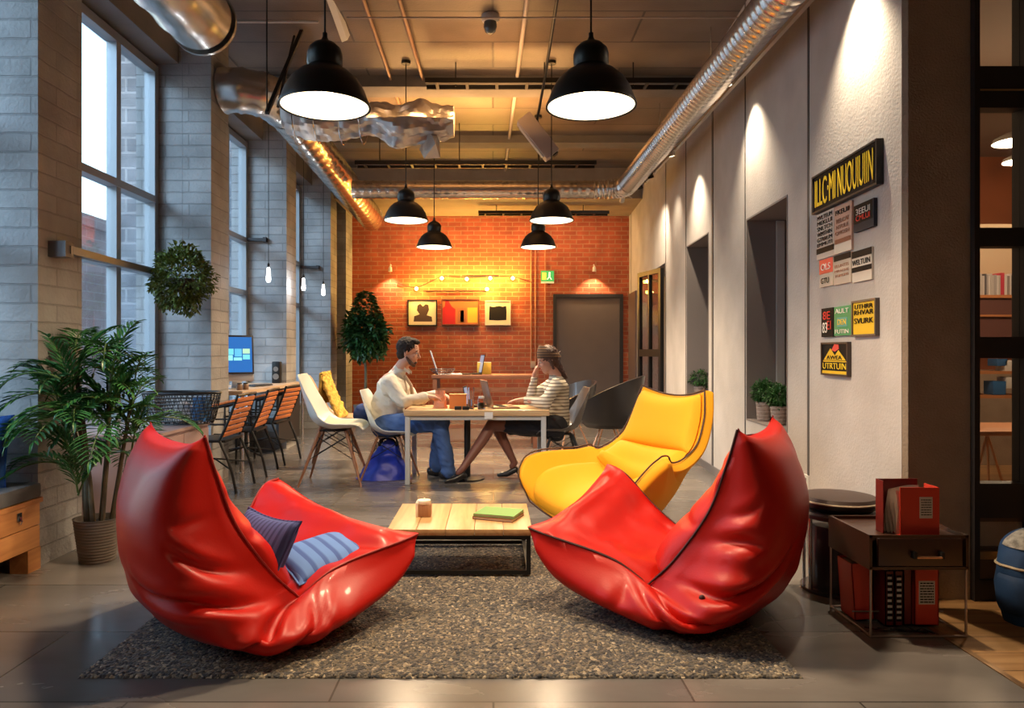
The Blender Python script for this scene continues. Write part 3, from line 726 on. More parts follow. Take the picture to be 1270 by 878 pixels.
M_red = mat('red_leatherette', (.50, .008, .003), .42, bump=.05, bscale=120, coat=.04, spec=.35)
M_seam = mat('dark_seam', (.045, .006, .006), .6)
M_red_pipe = mat('red_piping', (.30, .012, .01), .5)
SINK = Curve1([(0, 0), (.06, -.16), (.2, -.24), (.34, -.34), (.42, -.24), (.465, .14), (.55, .12), (.7, .10), (.84, -.10), (.95, -.16), (1, .0)])
def beanbag(label, BN, BF, TN, TF, zb, ztn, ztf, sd=1, tagged=False, zpeak=(0, 0), fat=1.0, flap=0, back_over=.2):
    """folded corner-peaked lounge bag. near / far side lines run from back to tip"""
    BN, BF, TN, TF = [Vector((*p, 0)) for p in (BN, BF, TN, TF)]
    ctr = (BN + BF + TN + TF) / 4
    t = thing('lounge_beanbag', label, 'beanbag chair', (ctr.x, ctr.y, .024), 0, None)
    Rk = Curve1([(0, (0, .86, 0)), (.12, (.045, .74, 0)), (.26, (.125, .52, 0)), (.38, (.27, .30, 0)), (.455, (.375, .185, 0)), (.48, (.40, .165, 0)), (.505, (.43, .19, 0)), (.60, (.55, .26, 0)), (.78, (.78, .34, 0)), (1, (1.0, .42, 0))])
    Ok = Curve1([(0, (0.0, .86, 0)), (.05, (-.10 * fat, .84, 0)), (.13, (-.21 * fat, .72, 0)), (.25, (-.28 * fat, .50, 0)), (.38, (-.23 * fat, .24, 0)), (.50, (-.04, .05, 0)), (.62, (.22, -.03, 0)), (.74, (.52, -.02, 0)), (.86, (.80, .07, 0)), (.95, (.95, .25, 0)), (1, (1.0, .41, 0))])
    def place(s, z, a, b):
        w = (b + 1) / 2                            # 0 near, 1 far
        p = (BN + (TN - BN) * s).lerp(BF + (TF - BF) * s, w)
        k = max(0, min(1, (a - .5) / .5)); k = k * k * (3 - 2 * k)
        ws = max(0, min(1, w))
        zf = (ztn * (1 - ws) + ztf * ws) / .42
        z = z * ((1 - k) * zb / .86 + k * zf)
        return Vector((p.x, p.y, z))
    def pt(a, th):
        r = Rk(a); o = Ok(a); c = math.cos(th); sn = math.sin(th)
        end = min(1, a / .06, (1 - a) / .06)
        if sn >= 0:
            m = sn ** .62
            bulge = 1 + (.28 + .62 * math.exp(-((a - .56) / .25) ** 2)) * math.sin(2 * min(abs(th), PI - abs(th))) * (1 if end >= 1 else end) * (.55 + .45 * math.sin(PI * a))
            b = math.copysign(abs(c) ** .85, c) * bulge
            q = r.lerp(o, m)
        else:
            b = math.copysign(abs(c) ** .9, c)
            d = 1 - b * b
            # seat sinks between the sides, backrest is softly puffed with a roll above the fold
            sink = SINK(a)
            q = r.lerp(o, sink * d ** .55)
        P = place(q.x, q.y, a, b)
        ab = min(1.3, abs(b))
        P.z += (.035 * ab ** 5 - .02 * (1 - min(1, b * b))) * math.exp(-(a / .07) ** 2)
        P.z += zpeak[0 if b < 0 else 1] * ab ** 4 * math.exp(-(a / .09) ** 2)
        P.z -= .05 * (1 - min(1, b * b)) * math.exp(-((1 - a) / .08) ** 2)
        if flap:                                    # far side arm lifts into a peak
            P.z += flap * max(0, b) ** 3 * math.exp(-((a - .86) / .13) ** 2)
        return P
    NA, NT = 170, 132
    def full(u, v):
        a = u; th = 2 * PI * v
        P = pt(a, th)
        e = .004; du = pt(min(1, a + e), th) - pt(max(0, a - e), th); dv = pt(a, th + e) - pt(a, th - e)
        n = du.cross(dv)
        n = n.normalized() if n.length > 1e-9 else Vector((0, 0, 0))
        sn = math.sin(th); d = 0
        damp = min(1, abs(sn) / .25) * min(1, a / .1, (1 - a) / .1)
        d += .016 * noise.noise(Vector((a * 5, math.cos(th) * 1.6, sn * 1.6 + sd)))
        if sn > 0:
            q = min(th, PI - th) / (PI / 2)        # 0 at the seam, 1 at the spine
            side = 0 if th < PI / 2 else 1
            cr = [(.45, -.17, .050, .80), (.49, .02, .058, .55), (.55, .13, .030, .6), (.34, -.12, .034, .42), (.60, .20, .012, .35), (.24, -.10, .012, .35)]
            for i, (a0, sl, dep, ext) in enumerate(cr):
                aa = a0 + sl * q + .02 * math.sin(7 * q + sd * 2 + i * 1.7 + side)
                g = math.exp(-((a - aa) / .012) ** 2) - .55 * math.exp(-((a - aa - .032) / .020) ** 2) - .40 * math.exp(-((a - aa + .030) / .020) ** 2)
                w = math.sin(min(1, q / ext) * PI) ** .7 if q < ext else 0
                d += dep * g * w * .75
            d += .010 * noise.noise(Vector((a * 22, q * 3, sd * 3))) * math.exp(-((a - .47) / .16) ** 2)
            d *= damp
        else:
            w = math.exp(-((a - .44) / .012) ** 2) * .03 + .014 * math.exp(-((a - .3) / .01) ** 2) * math.sin(th * 2)
            d += w * damp + .012 * damp * noise.noise(Vector((a * 14, math.cos(th) * 3, sd + 4)))
        P = P - n * d * orient[0]
        P.z = max(P.z, 0)
        return P
    orient = [1]
    # find which way the normal points
    tp = pt(.3, PI / 2); e = .01
    n = (pt(.31, PI / 2) - pt(.29, PI / 2)).cross(pt(.3, PI / 2 + e) - pt(.3, PI / 2 - e))
    inward = pt(.3, -PI / 2) - tp
    orient[0] = 1 if n.dot(inward) < 0 else -1
    off = Vector((0, 0, .024))
    b = MB(); b.grid(lambda u, v: full(u, v) + off, NA, NT, wrapv=True)
    b.build('bag_body', M_red, t, world=True, weld=True, angle=80)
    for nm, th in (('near', PI), ('far', 0)):
        p = MB(); p.tube([full(i / 120, th / (2 * PI)) + off for i in range(1, 120)], .0055, 6); p.build('seam_piping', M_seam if sd == 2 else M_red_pipe, t, world=True)
    if tagged:
        P = full(.43, (PI - .30) / (2 * PI)) + off
        p = MB(); d = (P - ctr); p.ball(P, .013, 12, 8); p.build('snap_button', M_seam, t, world=True)
    return t
# near side = towards the camera; b=-1 near
beanbag('glossy red folded beanbag chair on the right, empty, beside the brown side table',
        (1.005, 2.98), (1.37, 3.56), (.16, 3.42), (.62, 3.95), .825, .345, .54, sd=2, tagged=True, flap=.05, fat=.82)
beanbag('glossy red folded beanbag chair on the left holding two blue striped cushions',
        (-1.10, 2.76), (-1.55, 3.28), (-.345, 3.36), (-1.16, 3.92), .82, .33, .47, sd=1, flap=.06, fat=.95)

M_blue1 = stripe_mat('indigo_stripe', (.035, .045, .16), (.075, .10, .30), 'X', 34, .4, .85)
M_blue2 = stripe_mat('azure_stripe', (.06, .12, .38), (.13, .26, .62), 'X', 17, .35, .85)
c1 = pillow_obj('cushion', M_blue1, .42, .42, .13, (-1.02, 3.08, .305), (R(62), R(0), R(-42)), 'indigo striped cushion leaning on the backrest of the left red beanbag', 'cushion', seed=1)
c2 = pillow_obj('cushion', M_blue2, .40, .36, .11, (-.77, 3.30, .27), (R(8), R(-8), R(38)), 'bright blue striped cushion lying on the seat of the left red beanbag', 'cushion', seed=2)

# ---- yellow lounge chair
M_yel = mat('yellow_wool', (.86, .39, .004), .75, bump=.1, bscale=150)
M_pipe_dark = mat('dark_piping', (.05, .018, .01), .6)
yc = thing('lounge_chair', 'yellow winged lounge chair with dark piping behind the right red beanbag', 'armchair', (.90, 4.62, 0), 0)
fx, fy = -.90, -.44
def YL(s, t, z): s *= .96; t *= .96; return Vector((.93 + fx * s + (-fy) * t, 4.74 + fy * s + fx * t, z * .965))
yC = Curve1([(0, (-.34, .955, 0)), (.12, (-.31, .80, 0)), (.28, (-.24, .58, 0)), (.42, (-.13, .37, 0)), (.55, (.06, .27, 0)), (.75, (.32, .255, 0)), (.9, (.50, .215, 0)), (1, (.60, .15, 0))])
yW = Curve1([(0, .33), (.12, .36), (.28, .38), (.42, .40), (.6, .41), (.8, .39), (1, .27)])
yHn = Curve1([(0, .03), (.15, .05), (.28, .10), (.40, .26), (.52, .33), (.66, .30), (.78, .14), (.9, .04), (1, .0)])
yHf = Curve1([(0, .03), (.15, .05), (.28, .10), (.40, .24), (.52, .29), (.70, .29), (.84, .31), (.93, .26), (1, .10)])
def yS(a, b, off=0.0, wsc=1.0):
    c = yC(a); d = yC(min(1, a + .02)) - yC(max(0, a - .02)); d = d.normalized(); n = Vector((d.y * 0 - d.y, d.x, 0))   # normal in (s,z)
    n = Vector((-d.y, d.x, 0))
    if n.y < 0 and a > .5: n = -n
    if a <= .5 and n.x < 0: n = -n
    Hh = (yHn if b > 0 else yHf)(a); p = abs(b) ** 2.6
    s = c.x + n.x * (Hh * p + off); z = c.y + n.y * (Hh * p + off)
    tt = b * yW(a) * wsc * (1 + .10 * p * math.sin(PI * a))
    z += .05 * (b * b - .4) * math.exp(-(a / .08) ** 2)
    if b < 0: s += .10 * p * math.exp(-((a - .86) / .1) ** 2)
    return YL(s, tt, z)
def yth(u, v):
    b = 2 * v - 1
    return .065 + .15 * (1 - b * b) * math.exp(-((u - .66) / .2) ** 2)
b = MB(); b.sheet(lambda u, v: yS(u, 2 * v - 1), 56, 48, yth)
n0 = len(b.v)
sh = b.build('shell', M_yel, yc, world=True, angle=75, sub=1)
p = MB(); edge = [yS(i / 50, 1, .004) for i in range(51)] + [yS(1, 1 - i / 12 * 2, .004) for i in range(1, 12)] + [yS(1 - i / 50, -1, .004) for i in range(51)] + [yS(0, -1 + i / 12 * 2, .004) for i in range(1, 12)]
p.tube(edge, .0055, 6, closed=True); p.build('piping', M_pipe_dark, yc, world=True)
def ypad(nm, a0, a1, bw, th, bulge=.02):
    def f(u, v, top):
        a = a0 + (a1 - a0) * u; bb = (2 * v - 1) * bw; x = 2 * u - 1; y = 2 * v - 1
        h = (max(0, 1 - x ** 4) * max(0, 1 - y ** 4)) ** .4
        return yS(a, bb, .012 + (th * h if top else 0))
    m = MB(); m.grid(lambda u, v: f(u, v, True), 26, 30); m.grid(lambda u, v: f(u, v, False), 26, 30); return m.build(nm, M_yel, yc, world=True, weld=True, angle=80)
ypad('head_cushion', .015, .30, .90, .10); ypad('lumbar_cushion', .29, .50, .86, .13); ypad('seat_cushion', .52, .985, .80, .09)
m = MB(); m.lathe([(.20, 0), (.20, .012), (.05, .02), (.04, .10), (0, .10)], (YL(.15, 0, .0)), 28); m.build('swivel_base', M_black_metal, yc, world=True)

# ---- rug
RX0, RX1, RY0, RY1 = -1.525, 1.135, 2.655, 4.91
def rug_mat():
    m = bpy.data.materials.new('knotted_wool'); m.use_nodes = True; nt = m.node_tree; N = nt.nodes; L = nt.links; b = N['Principled BSDF']
    b.inputs['Roughness'].default_value = .8; b.inputs['Sheen Weight'].default_value = .2
    tc = N.new('ShaderNodeTexCoord'); v = N.new('ShaderNodeTexVoronoi'); v.inputs['Scale'].default_value = 92; L.new(tc.outputs['Object'], v.inputs['Vector'])
    sp = N.new('ShaderNodeSeparateColor'); L.new(v.outputs['Color'], sp.inputs[0])
    r = N.new('ShaderNodeValToRGB'); e = r.color_ramp.elements; e[0].position = 0; e[0].color = (.022, .024, .03, 1); e[1].position = 1; e[1].color = (.50, .41, .28, 1)
    for p_, c_ in ((.3, (.050, .048, .05)), (.52, (.105, .09, .07)), (.72, (.16, .13, .09)), (.88, (.26, .21, .14))):
        k = e.new(p_); k.color = (*c_, 1)
    L.new(sp.outputs[0], r.inputs['Fac']); L.new(r.outputs['Color'], b.inputs['Base Color'])
    bp = N.new('ShaderNodeBump'); bp.inputs['Strength'].default_value = .8; bp.inputs['Distance'].default_value = .008; bp.invert = True
    L.new(v.outputs['Distance'], bp.inputs['Height']); L.new(bp.outputs['Normal'], b.inputs['Normal'])
    return m
nx, ny = 290, 240
def rugf(u, v):
    x = RX0 + (RX1 - RX0) * u; y = RY0 + (RY1 - RY0) * v
    # rounded back corners
    for cx_, sg in ((RX0, 1), (RX1, -1)):
        rr = .45; dx = (x - cx_) * sg; dy = RY1 - y
        if dx < rr and dy < rr:
            vx, vy = rr - dx, rr - dy; l = math.hypot(vx, vy); mxv = max(vx, vy)
            if l > 1e-6: k = mxv / l; x = cx_ + sg * (rr - vx * k); y = RY1 - (rr - vy * k)
    e = min(u, 1 - u, v, 1 - v)
    h = .011 + .009 * noise.noise(Vector((x * 55, y * 55, 0))) + .003 * noise.noise(Vector((x * 8, y * 8, 3)))
    if e < .001: h = .001; x += .006 * noise.noise(Vector((x * 60, y * 60, 7))); y += .006 * noise.noise(Vector((x * 60, y * 60, 9)))
    return Vector((x, y, max(.001, h)))
b = MB(); b.grid(rugf, nx, ny)
rug = b.build('rug', rug_mat(), smooth=True, angle=180); tag(rug, 'large knotted grey brown wool rug under the red beanbags and coffee table', 'rug')

# ---- coffee table
M_oak = wood_mat('light_oak', (.50, .28, .11), (.66, .42, .19), 'Y', 1.2, .4)
tx0, tx1, ty0, ty1 = -.56, .205, 3.81, 4.455
ct = thing('coffee_table', 'low coffee table with light plank top and black square frame', 'table', ((tx0 + tx1) / 2, (ty0 + ty1) / 2, .02))
w_ = (tx1 - tx0) / 5
b = MB()
for i in range(5): b.bb(tx0 + i * w_ + .0012, tx0 + (i + 1) * w_ - .0012, ty0, ty1, .228, .262, .003)
b.build('table_top', M_oak, ct, world=True, angle=30)
q = .011; ins = .02
for x in (tx0 + ins, tx1 - ins):
    for y in (ty0 + ins, ty1 - ins):
        b = MB(); b.bb(x - q, x + q, y - q, y + q, .022, .228); b.build('leg', M_black_metal, ct, world=True, smooth=False)
b = MB()
for z in (.033, .217):
    for y in (ty0 + ins, ty1 - ins): b.bb(tx0 + ins + q, tx1 - ins - q, y - q, y + q, z - q, z + q)
    for x in (tx0 + ins, tx1 - ins): b.bb(x - q, x + q, ty0 + ins + q, ty1 - ins - q, z - q, z + q)
b.build('frame', M_black_metal, ct, world=True, smooth=False)
c = W(526, 641, 4.12); c.z = .262
t = thing('candle_holder', 'small wooden candle block with a white top on the coffee table', 'candle holder', c)
b = MB(); b.box(c + Vector((.004, 0, .035)), (.075, .07, .07), None, .006); b.build('wood_block', wood_mat('walnut_block', (.28, .13, .06), (.42, .22, .11), 'Z', 2), t, world=True)
b = MB(); b.box(c + Vector((-.038, 0, .042)), (.014, .075, .084), None, .004); b.build('side_plate', mat('cream_card', (.72, .62, .50), .6), t, world=True)
b = MB(); b.lathe([(.036, .070), (.040, .080), (.038, .092), (.02, .094), (0, .092)], c, 20); b.rod(c + Vector((0, 0, .09)), c + Vector((.002, 0, .104)), .003); b.build('candle', mat('white_wax', (.85, .80, .68), .5, emis=(1, .9, .7), estr=.0), t, world=True)
def book(name, lab, c, sx, sy, th, rz, mcov, mpage, cat='book', grp=None, tilt=0):
    t = thing(name, lab, cat, c, rz, grp)
    b = MB(); b.bb(-sx / 2 + .004, sx / 2 - .003, -sy / 2 + .003, sy / 2 - .003, .003, th - .003); b.build('pages', mpage, t, smooth=False)
    b = MB(); b.bb(-sx / 2, sx / 2, -sy / 2, sy / 2, 0, .003); b.bb(-sx / 2, sx / 2, -sy / 2, sy / 2, th - .003, th); b.bb(-sx / 2, -sx / 2 + .003, -sy / 2, sy / 2, .003, th - .003); b.build('cover', mcov, t, smooth=False)
    return t
M_page = mat('paper_pages', (.68, .60, .48), .8)
book('notebook', 'brown notebook lying under the green one on the coffee table', Vector((.03, 4.09, .263)), .235, .20, .016, R(-22), mat('brown_cover', (.22, .07, .03), .5), M_page)
book('notebook', 'green notebook lying on top of a brown one on the coffee table', Vector((.032, 4.10, .280)), .235, .20, .014, R(-19), mat('green_cover', (.13, .36, .08), .5), M_page)
# ================================================================ LEFT SIDE: bench, palm, plants, desk, slatted chairs
M_leafP = mat('palm_leaf', (.035, .14, .035), .4, var=.55, vscale=9, spec=.5)
M_stemP = mat('palm_cane', (.10, .085, .05), .6, var=.4, vscale=12)
M_orange_wood = wood_mat('orange_pine', (.42, .17, .055), (.58, .27, .09), 'Y', 1.0, .5)
# bench
bx0, bx1, by0, by1 = -3.0, -2.50, 1.75, 4.0
t = thing('bench', 'orange wood storage bench with a grey seat pad at the left edge', 'bench', (-2.75, 2.9, 0))
b = MB(); b.bb(bx0, bx1 - .022, by0, by1 - .002, .12, .365); b.build('box_body', M_orange_wood, t, world=True, smooth=False)
b = MB()
for i in range(2): b.bb(bx1 - .02, bx1, by0, by1, .125 + .122 * i, .243 + .122 * i, .003)
for i in range(2): b.bb(bx0, bx1 - .02, by1, by1 + .018, .125 + .122 * i, .243 + .122 * i, .003)
b.build('front_boards', M_orange_wood, t, world=True, angle=30)
b = MB(); b.bb(bx0, bx1 + .004, by0, by1 + .022, .366, .392); b.build('seat_board', M_orange_wood, t, world=True, smooth=False)
for y in (by0 + .05, by1 - .10): 
    b = MB(); b.bb(bx1 - .10, bx1 - .002, y, y + .11, 0, .122); b.build('leg', M_orange_wood, t, world=True, smooth=False)
b = MB(); b.bb(bx0, bx1 + .003, by0 + .02, by1 + .015, .393, .475, .018); b.build('seat_pad', mat('grey_felt', (.10, .105, .115), .9, bump=.2, bscale=150), t, world=True)
b = MB(); b.bb(bx1 + .0, bx1 + .006, by1 - .20, by1 - .16, .30, .345); b.tube([(bx1 + .01, by1 - .18, .325), (bx1 + .018, by1 - .18, .30), (bx1 + .01, by1 - .18, .285)], .004, 6); b.build('latch', M_chrome, t, world=True)
pillow_obj('pillow', stripe_mat('royal_stripe', (.008, .06, .26), (.012, .09, .36), 'X', 30, .5, .8), .42, .40, .13, (-2.80, 3.86, .655), (R(78), R(0), R(8)), 'deep blue pillow standing on the grey padded bench', 'pillow', seed=4)

# palm in a ribbed pot
pc = Vector((-2.27, 4.16, 0))
t = thing('potted_palm', 'tall bushy potted palm with several bare canes beside the left brick pier', 'plant', pc)
b = MB(); pr = []
for i in range(15):
    z = .235 * i / 14; r = .092 + .030 * i / 14; pr += [(r, z), (r + .004, z + .005), (r + .004, z + .011)]
b.lathe([(0, 0)] + pr + [(.128, .246), (.118, .246), (.112, .215), (0, .215)], pc, 36); b.build('pot', mat('ribbed_pot', (.15, .125, .10), .6, bump=.1), t, world=True)
b = MB(); b.lathe([(.112, .213), (.05, .224), (0, .222)], pc, 20); b.build('soil', mat('soil', (.03, .022, .016), .95, bump=.6, bscale=80), t, world=True)
rnd = random.Random(21)
canes = []
for i, (dx, dy, h, lx, ly) in enumerate(((-.06, .0, .95, -.16, -.06), (-.03, -.05, 1.18, -.07, -.12), (.0, .04, 1.22, .05, .02), (.04, -.03, 1.08, .12, -.08), (.07, .02, .92, .18, .03), (.01, -.06, .82, -.02, -.16))):
    base = pc + Vector((dx, dy, .21)); top = pc + Vector((lx, ly, h)); mid = (base + top) / 2 + Vector((-dx * .3 + .02, 0, .0))
    pts = catmull([base, base.lerp(mid, .5) + Vector((0, 0, 0)), mid, top], 5)
    b = MB(); b.tube(pts, [.016 - .006 * k / len(pts) for k in range(len(pts))], 8); b.build('cane', M_stemP, t, world=True); canes.append(top)
def frond(b, bs, p0, az, el, L, rn):
    """arching rib with paired narrow leaflets"""
    d = Vector((math.cos(az) * math.cos(el), math.sin(az) * math.cos(el), math.sin(el))); pts = []; p = Vector(p0); n = 14
    for k in range(n + 1):
        pts.append(p.copy()); p = p + d * (L / n); d = (d + Vector((0, 0, -.115 - .02 * k / n))).normalized()
    bs.tube(pts, [.005 * (1 - .8 * k / n) + .001 for k in range(n + 1)], 5)
    for k in range(2, n + 1):
        q = pts[k]; dd = (pts[k] - pts[k - 1]).normalized(); sd = dd.cross(Vector((0, 0, 1))).normalized() if abs(dd.z) < .98 else Vector((1, 0, 0))
        ll = L * .34 * (math.sin(PI * (k / (n + 1)) ** .8) + .18)
        for sg in (-1, 1):
            ld = (sd * sg + dd * .9 + Vector((0, 0, .22 + rn.gauss(0, .08)))).normalized(); leaf_quad(b, q, ld, Vector((0, 0, 1)), ll * rn.uniform(.85, 1.15), .020, .2)
    leaf_quad(b, pts[-1], d, Vector((0, 0, 1)), L * .2, .018)
b = MB(); bs = MB()
for ci, top in enumerate(canes):
    for k in range(11):
        az = 2 * PI * k / 11 + rnd.uniform(-.35, .35) + ci
        el = rnd.uniform(.35, 1.45)
        L = rnd.uniform(.28, .42)
        dx = math.cos(az)
        st = top + Vector((0, 0, -rnd.uniform(0, .42)))
        # stay clear of the pier and wall
        end = st + Vector((math.cos(az), math.sin(az), 0)) * L * math.cos(el) * .9
        if end.x < -2.50 and end.y > 3.93: az = -rnd.uniform(1.9, 2.6)
        frond(b, bs, st, az, el, L, rnd)
for (px_, py_, Y_, az, el, L) in ((100, 505, 3.9, -2.7, .35, .38), (75, 470, 3.85, -2.9, .5, .36), (150, 560, 4.0, -.2, .05, .22)):
    frond(b, bs, W(px_, py_, Y_), az, el, L, rnd)
b.build('leaves', M_leafP, t, world=True, smooth=False); bs.build('leaf_stalks', mat('stalk_green', (.07, .13, .03), .5), t, world=True)

# hanging plant ball
hc = W(226, 346, 6.15)
t = thing('hanging_plant', 'round hanging leafy plant ball in front of the second brick pier', 'plant', hc)
b = leaf_ball(hc, .235, 2600, .045, .024, 9, (1, .9, 1.12), inner=.55)
for k in range(14):
    a = rnd.uniform(0, 2 * PI); r = rnd.uniform(.02, .14); z0 = -.18
    for j in range(8): leaf_quad(b, hc + Vector((r * math.cos(a), r * math.sin(a), z0 - .016 * j)), Vector((rnd.gauss(0, 1), rnd.gauss(0, 1), -.5)), Vector((0, 0, 1)), .038, .02)
b.build('foliage', mat('hanging_leaf', (.13, .17, .03), .5, var=.7, vscale=25), t, world=True, smooth=False)
b = MB(); b.lathe([(0, -.12), (.08, -.10), (.11, .0), (.10, .0), (0, -.02)], hc, 18); b.build('pot', mat('dark_pot', (.05, .04, .03), .7), t, world=True)
b = MB(); b.rod(hc + Vector((0, 0, -.03)), (hc.x, hc.y, ZC), .0022, n=6); b.build('cord', mat('cord_grey', (.25, .25, .27), .6), t, world=True)

# diagonal steel bars of the windows
for p0, p1, lab in ((Vector((-2.44, 4.16, 1.78)), Vector((-2.97, 6.42, 1.885)), 'long dark bar slanting from the left pier across the big window'),):
    b = MB(); b.box((p0 + p1) / 2, (.035, (p1 - p0).length, .045), (p1 - p0).to_track_quat('Y', 'Z').to_matrix()); b.box(p0 + Vector((-.04, .0, 0)), (.10, .08, .09))
    tag(b.build('steel_bar', mat('bar_grey', (.16, .15, .15), .5, .3), smooth=False), lab, 'bar')
for y, z, x1, lab in ((8.84, 2.55, -2.76, 'short dark bracket bar on the second pier beyond the hanging plant'), (11.25, 2.49, -2.70, 'small bracket bar on the farthest pier by the windows')):
    b = MB(); b.bb(XW + .05, x1, y - .03, y + .02, z - .015, z + .02); b.bb(x1 - .04, x1, y - .035, y + .028, z - .025, z + .03); tag(b.build('bracket_bar', M_dark, smooth=False), lab, 'bar')

# pinkish cabinet with basket
M_pink = mat('pinkish_laminate', (.42, .30, .29), .3, coat=.4)
cab = thing('low_cabinet', 'pale pinkish low cabinet under the wire basket by the window', 'cabinet', (-2.78, 6.15, 0))
cx0, cx1, cy0, cy1 = -3.02, -2.33, 4.95, 5.92
b = MB(); b.bb(cx0, cx1, cy0, cy1, .05, .60); b.bb(cx0 - .0, cx1 + .02, cy0 - .02, cy1, .602, .625); b.build('cabinet_body', M_pink, cab, world=True, smooth=False)
for y0, y1 in ((cy0 + .02, cy0 + .47), (cy0 + .49, cy1 - .02)):
    b = MB(); b.bb(cx1, cx1 + .014, y0, y1, .08, .58, .002); d = b.build('door', M_pink, cab, world=True, angle=30)
    b = MB(); b.rod((cx1 + .03, y1 - .05, .36), (cx1 + .03, y1 - .05, .46), .006); b.rod((cx1 + .01, y1 - .05, .41), (cx1 + .03, y1 - .05, .41), .004); b.build('handle', M_chrome, d, world=True)
b = MB(); b.bb(cx0 + .04, cx1 - .04, cy0 + .04, cy1 - .04, 0, .05); b.build('plinth', M_dark, cab, world=True, smooth=False)
# wire basket
bc = Vector((-2.44, 5.68, .628))
t = thing('wire_basket', 'oval black mesh basket lying on the pinkish cabinet, left of the desk', 'basket', bc)
def bsk(u, v):
    a = 2 * PI * v; rx = .30 * (.80 + .20 * u ** .6); ry = .17 * (.78 + .22 * u ** .6); return bc + Vector((rx * math.cos(a), ry * math.sin(a), .006 + .235 * u))
b = MB(); NV = 44; NU = 9
for i in range(NU + 1): b.tube([bsk(i / NU, j / 48) for j in range(48)], .0035, 5, closed=True)
for j in range(NV):
    for sg in (1, -1): b.tube([bsk(i / 6, (j + sg * i * .28) / NV) for i in range(7)], .0028, 4)
for rr in (.3, .6, .9): b.tube([bc + Vector((.21 * rr * math.cos(a), .13 * rr * math.sin(a), .008)) for a in [2 * PI * k / 24 for k in range(24)]], .003, 5, closed=True)
b.build('wire_mesh', M_black_metal, t, world=True)
b = MB(); b.tube([bsk(1, j / 60) + Vector((0, 0, .004)) for j in range(60)], .010, 8, closed=True); b.build('rim', M_black_metal, t, world=True)
b = MB(); b.grid(lambda u, v: bc + Vector((-.14 + .30 * u, -.04 + .10 * v + .01 * math.sin(u * 9), .02 + .16 * math.sin(PI * u) * math.sin(PI * v) + .014 * noise.noise(Vector((u * 6, v * 6, 2))))), 16, 12)
tag(b.build('folded_cloth', mat('pale_cloth', (.38, .37, .36), .9)), 'pale crumpled cloth inside the wire basket', 'cloth')
b = MB(); b.box(bc + Vector((.17, -.02, .12)), (.10, .14, .19), None, .01); tag(b.build('blue_packet', mat('blue_packet', (.03, .12, .30), .5)), 'blue packet standing in the right end of the wire basket', 'packet')

# desk along the windows
M_desk = wood_mat('pale_desk', (.50, .36, .24), (.62, .47, .33), 'Y', .9, .4)
dz = .81; dx1 = -2.42
t = thing('window_desk', 'long pale wooden desk top running along the windows on steel legs', 'desk', (-2.7, 8.0, 0))
b = MB(); b.prism([(dx1, 6.99), (dx1, 9.40), (-2.51, 9.40), (-2.51, 8.85), (-3.0, 8.85), (-3.0, 6.99)], dz - .04, dz); b.build('desk_top', M_desk, t, world=True, smooth=False)
for x, y in ((dx1 - .04, 9.33), (dx1 - .04, 7.10), (-2.96, 8.75), (-2.96, 7.10)):
    b = MB(); b.rod((x, y, 0), (x, y, dz - .04), .022, n=14); b.lathe([(.03, 0), (.03, .01), (.022, .015)], (x, y, 0), 14); b.build('leg', M_chrome, t, world=True)
b = MB(); b.bb(-2.50, -2.47, 8.35, 9.25, .12, dz - .045); b.build('side_panel', mat('black_panel', (.02, .02, .022), .5), t, world=True, smooth=False)
# all in one computer
mc = W(299, 470, 7.25); mc = Vector((-2.60, 7.40, dz))
t = thing('desktop_monitor', 'all in one computer with a bright blue screen on the window desk', 'monitor', mc, R(32))
sw, shh = .30, .40
M_alu = mat('aluminium', (.62, .62, .63), .35, .8)
b = MB(); b.box((0, 0, .15 + shh / 2), (sw, .022, shh), Matrix.Rotation(R(-6), 3, 'X'), .006); b.build('housing', mat('screen_bezel', (.03, .03, .035), .3), t)
RX = Matrix.Rotation(R(-6), 3, 'X'); cc = Vector((0, 0, .15 + shh / 2))
def scr(name, x0, x1, z0, z1, y, m, par):
    b = MB(); b.add([cc + RX @ Vector((x, y, z)) for x, z in ((x0, z0), (x1, z0), (x1, z1), (x0, z1))], [(0, 1, 2, 3)]); return b.build(name, m, par, smooth=False)
S = scr('screen', -sw / 2 + .018, sw / 2 - .018, -shh / 2 + .02, shh / 2 - .02, -.0118, mat('screen_blue', (.01, .03, .1), .2, emis=(.02, .13, .42), estr=1.1), t)
M_tile = [mat('tile_' + n, (.1, .1, .1), .4, emis=c_, estr=1.3) for n, c_ in (('teal', (.10, .55, .60)), ('mint', (.20, .75, .70)), ('cyan', (.05, .40, .62)), ('lime', (.35, .65, .40)))]
for i, (x0, x1, z0, z1) in enumerate(((-.12, -.05, .0, .06), (-.12, -.06, -.06, -.006), (-.04, .03, -.02, .06), (.04, .11, .01, .06), (.04, .11, -.05, .0), (-.05, .03, -.06, -.03))):
    scr('screen_tile', x0, x1, z0, z1, -.0124, M_tile[i % 4], S)
b = MB(); b.box((0, .0, .115), (sw, .024, .07), None, .004); b.build('chin', M_alu, t)
b = MB(); b.box((0, .07, .09), (.10, .012, .19), Matrix.Rotation(R(18), 3, 'X'), .003); b.box((0, .06, .006), (.17, .15, .010), None, .003); b.build('stand', M_alu, t)
b = MB(); b.box((0, 0, .012), (.30, .12, .014), None, .004); kb = b.build('keyboard', mat('keyboard_dark', (.03, .03, .035), .5)); kb.location = (-2.56, 7.95, dz + .001); kb.rotation_euler = (0, 0, R(70)); tag(kb, 'dark keyboard lying flat on the window desk behind the computer', 'keyboard')
b = MB()
for i in range(12):
    for j in range(4): b.box((-.132 + .024 * i, -.042 + .028 * j, .021), (.019, .021, .006), None, .001)
b.build('keys', mat('keycap', (.06, .06, .065), .5), kb)
